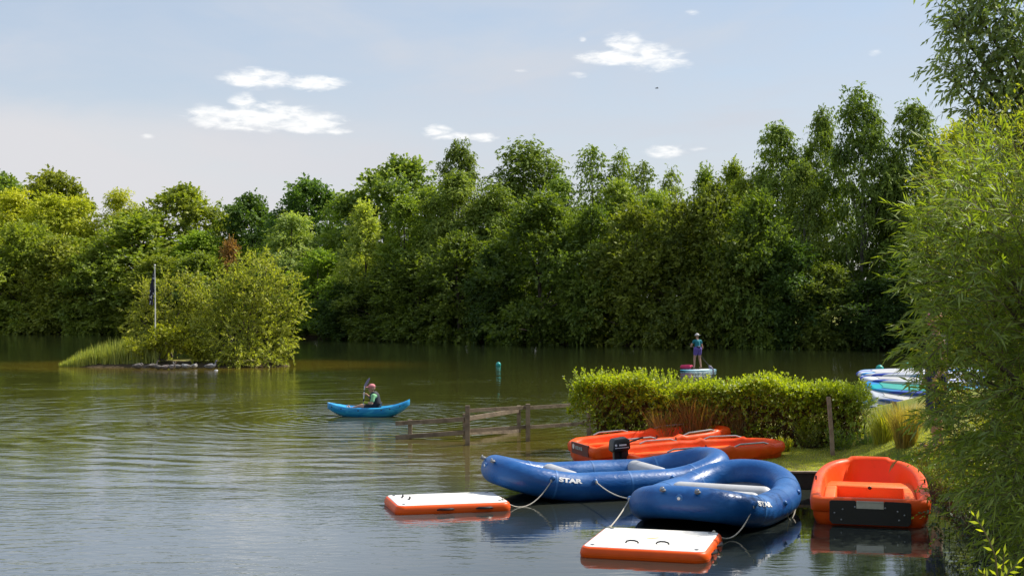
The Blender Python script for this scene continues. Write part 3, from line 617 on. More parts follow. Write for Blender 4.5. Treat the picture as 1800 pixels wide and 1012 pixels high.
def weed(px, py, h, w_, label, col, K=60, name='weed_plant'):
    c_ = pg(px, py, .33); rg_ = np.random.RandomState(int(px)); a = rg_.uniform(0, 6.28, K); r_ = w_*.25*rg_.rand(K)
    O = np.column_stack([c_[0]+r_*np.cos(a), c_[1]+r_*np.sin(a), np.full(K, .32)]); D = nrm(np.column_stack([np.cos(a)*.35, np.sin(a)*.35, np.ones(K)])+rg_.normal(size=(K,3))*.12)
    plant(name, label, 'plant', O, D, rg_.uniform(.4, 1, K)*h, 18, .07, .026, .05, .8, 0, col, loc=c_, rng=rg_, r=.004, group='weeds along the hedge foot')
weed(1425,785,.95,1.0,'tall bright weed before the hedge, left of the pale wooden post', (.17,.18,.02), 90)
weed(1378,792,.32,.5,'small yellow weed at the bow tip of the front orange dinghy', (.2,.2,.02), 40)
weed(1480,792,.6,.9,'low green weed right of the pale wooden post', (.10,.14,.02), 60)
weed(1530,794,.5,.9,'low dark green weed near the right end of the hedge', (.08,.12,.02), 60)
weed(1085,768,.7,.7,'dark leafy plant at the left end of the hedge', (.08,.12,.02), 60)
# grass blades on the spit
K = 42000; xy = np.column_stack([R.uniform(3.2, 8.4, K), R.uniform(25.2, 29.5, K)]); zz = ground(xy); k_ = zz > .24; xy = xy[k_]; zz = zz[k_]
blades('lawn_grass', None, None, np.column_stack([xy, zz-.01]), .045, .007, .5, (.25,.25,.05), kind='stuff', loc=(5.5,27,.3))
K = 9000; xy = np.column_stack([R.uniform(6.6, 9.5, K), R.uniform(17, 26, K)]); zz = ground(xy); k_ = zz > .1; xy = xy[k_]; zz = zz[k_]
blades('bank_grass', None, None, np.column_stack([xy, zz-.02]), .3, .012, .5, (.07,.10,.025), kind='stuff', loc=(8,21,.6))
# sprig low right
rg = np.random.RandomState(31)
def sprig(name, label, pts, Z, group):
    P = np.array([pd(x, y, Z) for x, y in pts]); loc = P[0].copy(); loc[2] = float(ground([[loc[0], loc[1]]])[0]); P = np.vstack([loc[None]-[[0,0,.05]], P])
    e = empty(name, loc); tag(e, label, 'plant', group); b_ = MB(); b_.tube(P-loc, np.linspace(.008,.003,len(P)), 6); b_.build('stem', M['twig'], e)
    O = []; D = []
    for i in range(1, len(P)-1):
        for t in np.linspace(0, 1, 3, endpoint=False):
            O.append(P[i]*(1-t)+P[i+1]*t); dd = nrm(P[i+1]-P[i]); s = nrm(np.cross(dd, [0,1,0]))*(1 if (len(O)%2) else -1); D.append(nrm(s*.8+dd*.75+np.array([0,-.5,0])*rg.uniform(-1,1)))
    O.append(P[-1]); D.append(nrm(P[-1]-P[-2]))
    O = np.array(O); D = np.array(D); n = len(O); s = nrm(np.cross(D, np.array([0,1,.3]))+rg.normal(size=D.shape)*.25); l_ = rg.uniform(.045,.075,(n,1)); w0 = l_*.15
    V = np.stack([O-loc, O-loc+D*l_*.45+s*w0, O-loc+D*l_, O-loc+D*l_*.45-s*w0], 1).reshape(-1,3)
    f = link('foliage', npmesh('sprig_leaves', V, quads(len(V)), np.repeat(rg.uniform(.2,1,n),4)), M['leafn'], e); leafcol(f, (.22,.24,.03))
sprig('willow_sprig','taller yellow-green sprig rising from the bottom edge at the right', [(1752,1010),(1748,975),(1738,950),(1725,925),(1712,906)], 9.2, 'young sprigs at the bottom right')
sprig('willow_sprig','short sprig leaning right of the taller one at the bottom edge', [(1762,1018),(1772,1004),(1786,990)], 9.2, 'young sprigs at the bottom right')
sprig('willow_sprig','middle sprig hugging the taller one at the bottom edge', [(1756,1020),(1762,990),(1764,972)], 9.3, 'young sprigs at the bottom right')
sprig('willow_sprig','faint low sprig left of the others at the bottom edge', [(1740,1030),(1734,1014),(1726,1006)], 9.2, 'young sprigs at the bottom right')

# ------------------------------------------------------------------ island
rg = np.random.RandomState(41)
def ishrub(name, label, spec, per, ll, lw, col, base, up=.5, r=.01, leafn=10, L_=(.3,.7)):
    O, C = clumps(spec, per, rg); cen = C.mean(0); out = nrm(C-cen+np.array([0,-.01,.3])); D = nrm(rg.normal(size=O.shape)*.6+out*.6+np.array([0,0,up])); L = rg.uniform(*L_, len(O))
    O[:,2] = np.maximum(O[:,2], .15)
    lr = .02 if name == 'low_bush' else .06; limbs = [([np.array(base)+rg.uniform(-.4,.4,3)*np.array([1,1,0]), (np.array(base)+pd(*s[:3]))/2+np.array([0,0,.3*(lr > .03)]), pd(*s[:3])], [lr,lr*.6,lr*.3]) for s in spec]
    plant(name, label, 'shrub', O, D, L, leafn, ll, lw, .15, .9, .05, col, mat='leaf', loc=base, limbs=limbs, rng=rg, r=r)
Zi = 71.5
spec = [(430,478,Zi+1,.9),(470,470,Zi+1,.8),(400,505,Zi,1.0),(450,510,Zi,1.3),(500,505,Zi+.5,.9),(515,540,Zi+.5,.7),(470,550,Zi,1.3),(420,560,Zi,1.3),(385,545,Zi,1.0),(370,580,Zi-.5,.9),(410,605,Zi-.8,1.),(460,595,Zi-.5,1.1),(490,590,Zi,.8),(480,620,Zi-.5,.6),(350,520,Zi+1,.8),(345,560,Zi+.5,.8),(440,615,Zi-1,.8),(380,615,Zi-1,.7),(492,628,Zi-1.2,.5),(470,632,Zi-1.6,.5),(440,632,Zi-1.9,.45),(415,632,Zi-1.9,.45),(400,628,Zi-1.6,.5),(503,612,Zi-.5,.5),(350,600,Zi,.8),(365,618,Zi-.3,.6),(350,625,Zi-.3,.45),(375,628,Zi-.6,.5),(395,632,Zi-1.2,.4)]
ishrub('willow_shrub', 'large round yellow-green willow filling the right end of the island', spec, 105, .17, .075, (.19,.205,.042), (-14.2,72,.4))
spec = [(255,510,Zi+1.5,.5),(270,530,Zi+1,.8),(300,505,Zi+1.5,.7),(330,500,Zi+2,.7),(245,560,Zi+1,.7),(290,560,Zi+1,1.),(335,540,Zi+1,.9),(240,590,Zi+.5,.6),(310,590,Zi+.5,.8),(262,598,Zi+.5,.7)]
ishrub('sallow_shrub', 'olive bush on the island right behind the flagpole', spec, 105, .17, .085, (.175,.185,.04), (-18.4,73,.4))
spec = [(275,607,Zi-1,.45),(300,598,Zi-1,.5),(285,590,Zi-.6,.5),(320,588,Zi-.6,.5),(235,612,Zi-.8,.4),(325,605,Zi-1,.5),(345,612,Zi-1,.45),(250,618,Zi-1,.35)]
ishrub('low_bush', 'low bright yellow-green bush at the foot of the island flagpole', spec, 520, .14, .07, (.19,.20,.022), (-18,70.6,.3), L_=(.2,.45))
K = 6500; u = R.uniform(0, 1, K); xs = -23.3+u*5.0; ys = 70.2+R.uniform(0, 3.6, K)*np.clip(u*2+.15, 0, 1); B = np.column_stack([xs, ys]); z_ = ground(B); 
hh = (.35+1.15*np.clip(u/.55, 0, 1)*(1-.1*u)); B = np.column_stack([B, np.maximum(z_, -.1)])
hh = hh*R.uniform(.6,1.12,K); blades('reed_bed', 'pale green reed bed on the left end of the island', 'reeds', B, hh, .035, .12, (.19,.205,.07), 'leaf', kind='stuff', bend=.12)
# flagpole
px_, Zp = 273, 70.6; fb = np.array([(px_-900)/F*Zp, Zp, .35]); e = empty('flagpole', fb); tag(e, 'white pole with a limp black and white flag on the island', 'flagpole')
b_ = MB(); b_.tube([(0,0,-.2),(0,0,2.5),(-.03,0,4.85)], [.034,.03,.02], 8); b_.ball((-.03,0,4.88), .05); b_.build('pole', M['whitep'], e)
m_, nt, out = newmat('flag_cloth'); b = nt.nodes.new('ShaderNodeBsdfPrincipled'); tc = nt.nodes.new('ShaderNodeTexCoord')
fn = noise(nt, 3.2, 2, tc.outputs['Object']); nt.links.new(mixc(nt, sstep(nt, fn, .56, .6), (.012,.012,.03), (.55,.56,.6)), b.inputs['Base Color']); b.inputs['Roughness'].default_value = .8; nt.links.new(b.outputs[0], out.inputs[0])
rings = []
for i in range(13):
    t = i/12; w0 = .02+.09*math.sin(min(t*1.15,1)*2.2)**1.4; c0 = (-.06-.10*t, .0, 4.6-1.75*t)
    rings.append([(c0[0]-w0*.6+w0*math.cos(a)*(1+.25*math.sin(3*a+i)), c0[1]+w0*.6*math.sin(a)*(1+.3*math.cos(4*a+i*.8)), c0[2]+.04*math.sin(2*a+i)) for a in np.linspace(0, 2*math.pi, 14, endpoint=False)])
MB().rings(rings).build('flag', m_, e)
# birds
def bird(px, py, s, head, label, col=(.25,.23,.21), col2=(.5,.5,.5), turn=0, tuck=False):
    s = s*.72; p = pg(px, py, .06); e = empty('goose', (p[0], p[1], max(.0, float(ground([[p[0],p[1]]])[0]))), turn); tag(e, label, 'goose', 'geese resting on the island edge')
    b_ = MB(); sg = head
    rot = np.array([[1,0,0],[0,1,0],[0,0,1.]])
    st = [(-.36,.17,.012),(-.30,.17,.05),(-.2,.16,.10),(-.05,.16,.145),(.1,.17,.15),(.2,.19,.115)]
    if tuck: st += [(.25,.25,.06),(.2,.30,.045),(.12,.30,.03)]
    else: st += [(.27,.26,.06),(.29,.36,.042),(.31,.43,.04),(.34,.47,.045),(.385,.465,.025)]
    b_.tube([(sg*x*s, 0, z*s) for x,z,r in st], [r*s for x,z,r in st], 12); b_.build('body', simple('goose_'+str(px), col, .8, .3, 9, col2=col2), e)
    MB().ball((-sg*.08*s, -.05*s, .2*s), (.2*s,.10*s,.07*s)).build('wing', M['wingm'], e)
    if not tuck: MB().tube([(sg*.385*s,0,.465*s),(sg*.45*s,0,.45*s)], [.018*s,.006*s], 6).build('beak', M['beakm'], e)
    for q in (-1,1): MB().tube([(0,q*.05*s,.1*s),(0.01,q*.05*s,-.04)], .012*s, 5).build('leg', M['beakm'], e)
M['wingm'] = simple('goose_wing', (.14,.12,.11), .8, .3, 14, col2=(.3,.28,.26)); M['beakm'] = simple('goose_beak', (.35,.18,.08), .5, .1, 9)
bird(243,646,1.25,1,'dark hunched goose leftmost in the row on the island edge',(.07,.06,.055),(.2,.18,.17),0,True)
bird(268,645,1.1,1,'small dark goose second from the left on the island edge',(.07,.06,.055),(.2,.18,.16),.4)
bird(279,647,1.0,-1,'dark goose bending left beside its look-alikes on the island edge',(.08,.07,.06),(.16,.14,.13),-.3,True)
bird(290,647,1.0,1,'brown goose just left of the pale-breasted one',(.14,.11,.1),(.3,.25,.24),.2,True)
bird(302,647,1.1,1,'pale pinkish-breasted goose in the middle of the row',(.15,.13,.12),(.4,.36,.35),-.6)
bird(327,646,1.1,-1,'grey goose with its white breast to the lake, alone before the gap',(.12,.13,.14),(.35,.36,.36),.5,True)
bird(341,645,1.0,1,'white-fronted goose just right of the alone grey one',(.25,.24,.22),(.6,.58,.55),.9,True)
bird(370,646,1.2,1,'grey goose with raised neck, rightmost in the row',(.12,.125,.14),(.3,.31,.33),.2)
bird(313,646,1.0,-1,'grey-brown goose facing left right of the pinkish one',(.10,.10,.10),(.3,.28,.26),.1)
# stones at the shore
for (px, py, s) in ((258,645,.3),(380,650,.10),(224,644,.2)):
    p = pg(px, py, .02); b_ = MB(); b_.ball((0,0,0), (s,s*.7,s*.45), 9, 6); tag(b_.build('shore_stone', M['bark'] if s > .15 else M['grey'], None, loc=(p[0],p[1],.0)), {258:'dark stone between the geese on the island edge',380:'small pale stone in the water right of the last goose',224:'dark stone at the right end of the reeds'}[px], 'stone')

# ------------------------------------------------------------------ buoys
def buoy(px, py, label, s=1.0):
    p = pg(px, py, 0); e = empty('marker_buoy', p); tag(e, label, 'buoy', 'turquoise buoys across the lake')
    b_ = MB(); n = 14; prof = [(.02,-.12),(.14,-.08),(.19,0),(.205,.10),(.19,.2),(.13,.28),(.05,.32),(.01,.325)]
    b_.rings([[(r*s*math.cos(a), r*s*math.sin(a), z*s) for a in np.linspace(0, 2*math.pi, n, endpoint=False)] for r, z in prof]); b_.build('float', M['teal'], e)
    MB().tube([(.05*math.cos(a), 0, .34*s+.04*math.sin(a)) for a in np.linspace(0, 2*math.pi, 10)], .012, 5).build('lifting_ring', M['black'], e)
M['teal'] = simple('teal_plastic', (.02,.36,.31), .4, .06, 4)
buoy(876,643,'turquoise buoy floating alone in the middle of the lake', .65); buoy(1546,652,'turquoise buoy above the left tips of the stacked paddle boards', .95); buoy(1594,650,'turquoise buoy touching the leaves of the near willow', 1.2)

# ------------------------------------------------------------------ fences in the water
def plank(b_, a, c, h, t):
    a = np.array(a, float); c = np.array(c, float); d = nrm(c-a); L = np.linalg.norm(c-a); s = nrm(np.cross(d, [0,0,1])); u = np.cross(s, d)
    b_.box((a+c)/2, (L, t, h), np.column_stack([d, s, u]))
f1 = empty('timber_fence', pd(822,782,32.7)*np.array([1,1,0])); tag(f1, 'weathered post and rail fence standing in the water before the hedge', 'fence'); l1 = np.array(f1.location)
posts = [pg(822,782), pg(928,775), pg(1035,768)]; tops = [.95,.92,.92]
for p, t_ in zip(posts, tops):
    b_ = MB(); b_.box((p[0], p[1], (t_-1.)/2), (.11,.09,t_+1.)); o = b_.build('post', M['wood'], f1, False); o.data.transform(Matrix.Translation(tuple(-l1)))
for z in (.82, .34):
    for i in range(2):
        b_ = MB(); a = posts[i]+np.array([.02,.072,z-.0]); c = posts[i+1]+np.array([-.02,.072,z+.01]); plank(b_, a, c, .085, .04); o = b_.build('rail', M['wood'], f1, False); o.data.transform(Matrix.Translation(tuple(-l1)))
f2 = empty('low_timber_fence', pg(721,770)); tag(f2, 'low sunken rail fence with a stub end, running behind the taller water fence', 'fence'); l2 = np.array(f2.location)
q = [pg(721,770), pg(817,770), pg(912,759)]; tq = [.47,.62,.70]
for p, t_ in zip(q, tq):
    b_ = MB(); b_.box((p[0], p[1], (t_-1.)/2), (.10,.09,t_+1.)); o = b_.build('post', M['wood'], f2, False); o.data.transform(Matrix.Translation(tuple(-l2)))
for (za, zb, zc, zd) in ((.39,.40,.49,.58),(-.0,.06,.16,.03)):
    P = [q[0]+np.array([-.36,-.07,za]), q[0]+np.array([0,-.07,zb]), q[1]+np.array([0,-.07,zc]), q[2]+np.array([0,-.07,zd])]
    for i, j in ((0,2),(2,3)):
        b_ = MB(); a, c = P[i].copy(), P[j].copy()
        if i == 0: a[2] = zb-(zc-zb)*.25
        c = c-(c-a)*.012; plank(b_, a, c, .11, .045); o = b_.build('rail', M['wood'], f2, False); o.data.transform(Matrix.Translation(tuple(-l2)))
def post(px, py, top, z, w_, label, lean=0, name='wooden_post', mt='palewood'):
    p = pg(px, py, z); t_ = CH-(top-HZ)/F*p[1]; b_ = MB(); b_.rings([[(w_/2*cx_+lean*k*(t_-z), w_/2*cy_, zz_-z) for cx_,cy_ in ((-1,-1),(1,-1),(1,1),(-1,1))] for k, zz_ in ((0,z-.3),(.33,z+(t_-z)*.33),(.66,z+(t_-z)*.66),(1,t_))])
    tag(b_.build(name, M[mt], None, False, loc=p), label, 'post')
post(1464,796,697,.33,.075,'pale wooden post standing before the right half of the hedge',-.08)
post(1553,735,663,.35,.10,'dark post between the hedge end and the stacked paddle boards', mt='bark')
post(1590,790,705,.38,.07,'leaning pinkish wooden post below the stacked paddle boards',-.22)

# ------------------------------------------------------------------ inflatable rafts
def smooth_loop(P, it=2):
    P = np.array(P, float)
    for _ in range(it):
        Q = np.roll(P, -1, 0); P = np.stack([.75*P+.25*Q, .25*P+.75*Q], 1).reshape(-1, P.shape[1])
    return P
def resample(P, n):
    C = np.vstack([P, P[:1]]); s = np.concatenate([[0], np.cumsum(np.linalg.norm(np.diff(C, axis=0), axis=1))]); t = np.linspace(0, s[-1], n, endpoint=False)
    return np.column_stack([np.interp(t, s, C[:,k]) for k in range(C.shape[1])]), s[-1]
def text_mesh(body, size, font_bold=False):
    cu = bpy.data.curves.new('txt', 'FONT'); cu.body = body; cu.size = size; cu.align_x = 'CENTER'; cu.align_y = 'CENTER'; cu.offset = size*.055; cu.resolution_u = 3
    o = bpy.data.objects.new('txt', cu); COL.objects.link(o); dg = bpy.context.evaluated_depsgraph_get(); me = bpy.data.meshes.new_from_object(o.evaluated_get(dg)); bpy.data.objects.remove(o); return me
def raft(name, label, cx, cy, ang, hl, hw, r, kick, bow, textu, ropes, lblside):
    """centre line of the tube: u along the raft, bow at u=-hl"""
    e = empty(name, (cx, cy, 0), ang); tag(e, label, 'inflatable raft', 'blue inflatable rafts')
    pl = [(-hl,.62),(-hl*.48,hw),(hl*.5,hw),(hl,.48),(hl,-.48),(hl*.5,-hw),(-hl*.48,-hw),(-hl,-.62)]
    P = smooth_loop(pl, 3); P, per = resample(P, 132)
    def zc(u): return .235+kick*np.clip((np.abs(u)-hl*.42)/(hl*.58), 0, 1)**1.5
    Z = zc(P[:,0]); C = np.column_stack([P, Z])
    T_ = nrm(np.roll(C, -1, 0)-np.roll(C, 1, 0)); Nn = nrm(np.cross(T_, [0,0,1.])); cen = np.array([0,0,.3])
    sg = np.sign(((C-cen)*Nn).sum(1))[:,None]; Nn = Nn*sg; B = nrm(np.cross(T_, Nn)); B = B*np.sign(B[:,2:3])
    n = 28; V = []
    for i in range(len(C)):
        rr = r*(1+.004*math.sin(i*.9))
        for k in range(n): a = 2*math.pi*k/n; V.append(C[i]+rr*(math.cos(a)*Nn[i]+math.sin(a)*B[i]))
    m_ = len(C); b_ = MB(); b_.add(V, [(i*n+k, i*n+(k+1)%n, ((i+1)%m_)*n+(k+1)%n, ((i+1)%m_)*n+k) for i in range(m_) for k in range(n)])
    b_.build('tube', M['blue'], e)
    def onto(u0, side, a, off=.0):      # point on the tube surface nearest u0 on the given side, a = angle up from outward
        idx = [i for i in range(m_) if P[i,1]*side > .05]; i = min(idx, key=lambda j: abs(P[j,0]-u0)); return C[i]+(r+off)*(math.cos(a)*Nn[i]+math.sin(a)*B[i]), i
    # seams between chambers
    for u0, side in ((-hl*.62,1),(-hl*.62,-1),(hl*.62,1),(hl*.62,-1),(0,1),(0,-1)):
        _, i = onto(u0, side, 0); c0 = C[i]; ring = []
        for dl in (-.018, .018): ring.append([c0+T_[i]*dl+(r+.004)*(math.cos(a)*Nn[i]+math.sin(a)*B[i]) for a in np.linspace(0, 2*math.pi, 28, endpoint=False)])
        MB().rings(ring, cap0=False, cap1=False).build('seam_band', M['bluelite'], e)
    # rubbing strake around outside
    st = [C[i]+(r+.006)*(math.cos(.12)*Nn[i]+math.sin(.12)*B[i]) for i in range(m_)]
    # floor
    inner = [C[i]-Nn[i]*r*.4 for i in range(m_)]; b_ = MB(); ring0 = [(p[0], p[1], max(.10, .10+(p[2]-.235))) for p in inner]; ring1 = [(p[0], p[1], q_[2]+.05) for p, q_ in zip(inner, ring0)]
    b_.rings([ring0, ring1]); b_.build('floor', M['greyd'], e, sharp=30)
    # thwarts (inflated cross seats)
    for u0 in bow:
        w0 = hw*.98-.10; b_ = MB(); b_.capsule((u0,-w0+.12,.34), (u0,w0-.12,.34), .15, .15, 18); b_.build('thwart', M['grey'], e)
    # D-rings on the bow, valve
    for s_ in (-.27,.27):
        p = np.array([-hl-.03, s_, zc(-hl)]); q_ = p+np.array([-r*.62, 0, r*.78]); MB().ball(q_, (.05,.05,.03), 10, 6).build('ring_patch', M['greyd'], e)
        MB().tube([q_+np.array([-.02,.03*math.cos(a),.02+.03*math.sin(a)]) for a in np.linspace(0, 2*math.pi, 12)], .008, 6).build('d_ring', M['steel'], e)
    p = np.array([-hl-r*.93, 0, zc(-hl)+r*.38]); MB().ball(p, (.015,.06,.06), 14, 6).build('valve_patch', M['bluelite'], e); MB().ball(p+np.array([-.015,0,0]), (.012,.025,.025), 10, 6).build('valve', M['whitep'], e)
    # lettering
    tm = text_mesh('STAR', .135); _, i0 = onto(textu, lblside, 0); nv = len(tm.vertices); co_ = np.zeros(nv*3); tm.vertices.foreach_get('co', co_); co_ = co_.reshape(-1,3)
    cs = np.concatenate([[0], np.cumsum(np.linalg.norm(np.diff(C, axis=0), axis=1))]); NEW = []
    rev = -1 if np.cross(T_[i0], np.array([0,0,1.])) @ Nn[i0] > 0 else 1
    for v in co_:
        s_ = cs[i0]-rev*v[0]*1.3; j = int(np.searchsorted(cs, s_)); j = max(1, min(m_-1, j)); f = (s_-cs[j-1])/(cs[j]-cs[j-1]); c_ = C[j-1]*(1-f)+C[j]*f; nn = nrm(Nn[j-1]*(1-f)+Nn[j]*f); bb = nrm(B[j-1]*(1-f)+B[j]*f)
        a = .52+(v[1]*.8)/r; NEW.append(c_+(r+.006)*(math.cos(a)*nn+math.sin(a)*bb))
    tm.vertices.foreach_set('co', np.array(NEW).ravel()); tm.update(); link('lettering', tm, M['whitep'], e)
    # rope anchors and grab line
    anch = []
    for (u0, side, a) in ropes:
        p, i = onto(u0, side, a, .0); MB().ball(p, (.045,.045,.045), 8, 6).build('rope_patch', M['bluelite'], e); anch.append(p)
    mw = Matrix.Translation((cx,cy,0)) @ Matrix.Rotation(ang, 4, 'Z')
    return e, [np.array(mw @ Vector(tuple(p))) for p in anch], anch
def hang(a, b, sag, n=14):
    a = np.array(a, float); b = np.array(b, float); return [a*(1-t)+b*t-np.array([0,0,sag*4*t*(1-t)]) for t in np.linspace(0, 1, n)]
def rope(label, pts, r=.010, loc=None):
    loc = np.array(pts[0]); b_ = MB(); b_.tube(np.array(pts)-loc, r, 6)
    for p in (pts[0], pts[-1]): b_.ball(np.array(p)-loc, .026, 8, 6)
    b_.ball(np.array(pts[1])*.5+np.array(pts[0])*.5-loc, (.02,.02,.035), 8, 6)
    tag(b_.build('mooring_rope', M['rope'], None, loc=loc), label, 'rope')
angA = math.atan2(1.5, 4.4)
rA, wA, _ = raft('inflatable_raft', 'left blue raft lying lengthwise, its bow hanging over the white float', 1.74, 24.75, angA, 2.10, .80, .25, .25, (-.92,.78), -1.14, [(-1.42,-1,.55),(-.62,-1,.5),(.8,-1,.5)], -1)
angB = math.atan2(.907, .42)
rB, wB, lB = raft('inflatable_raft', 'right blue raft pointing its blunt bow toward the front white float', 3.36, 22.15, angB, 1.88, .94, .25, .22, (.12,-.62), -1.15, [(-1.45,-1,.45),(-.35,-1,.35),(.6,-1,.5),(-1.35,1,.3)], -1)
b_ = MB(); b_.tube(hang(lB[1], lB[2], .36, 18), .011, 6); b_.build('grab_line', M['rope'], rB)
# ------------------------------------------------------------------ floating platforms
def platform(label, cx, cy, ang, lx, ly, handles_top, handles_side, mark):
    e = empty('inflatable_platform', (cx, cy, 0), ang); tag(e, label, 'floating platform', 'white topped inflatable platforms')
    def rr(hx, hy, rad, z, n=7):
        out = []
        for (sx_, sy_, a0) in ((1,1,0),(-1,1,90),(-1,-1,180),(1,-1,270)):
            for k in range(n): a = math.radians(a0+90*k/(n-1)); out.append((sx_*(hx-rad)+rad*math.cos(a), sy_*(hy-rad)+rad*math.sin(a), z))
        return out
    hx, hy = lx/2, ly/2; rings = []
    for k in range(11):
        t = math.pi*k/10; d = .055*(1-math.sin(t)); rings.append(rr(hx-d, hy-d, .16-d, .045-.095*math.cos(t)))
    MB().rings(rings).build('side_wall', M['orside'], e, sharp=60)
    MB().rings([rr(hx-.055, hy-.055, .105, .139), rr(hx-.058, hy-.058, .10, .146), rr(hx-.075, hy-.075, .09, .1485)]).build('deck', M['white'], e, sharp=60)
    MB().rings([rr(hx+.0025, hy+.0025, .162, .04), rr(hx+.0025, hy+.0025, .162, .047)], cap0=False, cap1=False).build('seam', M['orangelite'], e)
    for (x, y, a) in handles_top:
        p = [(-.09,0,0),(-.075,0,.022),(-.03,0,.034),(.03,0,.034),(.075,0,.022),(.09,0,0)]; c_, s_ = math.cos(a), math.sin(a)
        MB().tube([(x+c_*q[0], y+s_*q[0], .15+q[2]) for q in p], .012, 6).build('handle', M['black'], e)
    for (x, y, a) in handles_side:
        c_, s_ = math.cos(a), math.sin(a); nx_, ny_ = -s_, c_
        if nx_*x+ny_*y < 0: nx_, ny_ = -nx_, -ny_
        b_ = MB(); b_.tube([(x+c_*q[0]+nx_*q[1], y+s_*q[0]+ny_*q[1], .065+q[2]) for q in ((-.14,.0,0),(-.1,.03,.012),(0,.045,.01),(.1,.03,.012),(.14,.0,0))], [.012,.02,.022,.02,.012], 6); b_.build('side_handle', M['black'], e)
    for (sx_, sy_) in ((-1,-1),(1,-1),(1,1),(-1,1)):
        MB().tube([(sx_*(hx-.17)+.03*math.cos(a), sy_*(hy-.17)+.03*math.sin(a), .154) for a in np.linspace(0, 2*math.pi, 10)], .006, 5).build('d_ring', M['steel'], e)
    b_ = MB()
    if mark == 'grey':    # small faded print: a forked emblem and a row of worn strokes
        b_.box((-.34,.02,.1495), (.075,.014,.002), np.array([[.7,-.7,0],[.7,.7,0],[0,0,1]])); b_.box((-.33,.045,.1495), (.05,.014,.002), np.array([[.6,.8,0],[-.8,.6,0],[0,0,1]]))
        for k in range(7): b_.box((-.2+.075*k,.02,.1495), (.045,.05 if k%2 else .035,.002))
        b_.build('lettering', M['markgrey'], e, False)
    else:
        for k in range(4): b_.box((.02+.036*k-.08,.02+.03*k-.02,.1495+.0003*k), (.05,.05,.002), np.array([[.8,-.6,0],[.6,.8,0],[0,0,1]]))
        b_.build('lettering', M['markgold'], e, False)
    return e
pa = math.atan2(.245,.97)
platform('left white-topped orange-sided float under the bow of the left raft', -1.10, 23.0, pa, 1.95, 1.34, [(-.70,.28,1.3),(-.62,.05,1.3)], [(-.15,-.67,0),(.5,-.67,0)], 'grey')
pb = math.atan2(-.27,.963)
platform('front white-topped orange-sided float before the bow of the right raft', 1.97, 19.12, pb, 1.76, 1.70, [(-.22,-.40,0),(.2,-.38,0)], [(.88,-.35,1.5708),(.88,.25,1.5708)], 'gold')
loc_ = lambda cx,cy,a,x,y: np.array([cx+x*math.cos(a)-y*math.sin(a), cy+x*math.sin(a)+y*math.cos(a), .16]); A1 = loc_(-1.10,23.0,pa,.86,-.45); rope('pale rope sagging from the left raft to the corner of its float', hang(wA[0], A1, .28))
rope('pale rope joining the side of the left raft to the right raft', hang(wA[1], wB[3], .06))
B1 = loc_(1.97,19.12,pb,.76,.72); rope('pale rope sagging from the right raft to the right corner of the front float', hang(wB[0], B1, .26))
B2 = loc_(1.97,19.12,pb,-.76,.72); rope('pale rope from the left shoulder of the right raft down to the front float', hang(wB[3], B2, .03))

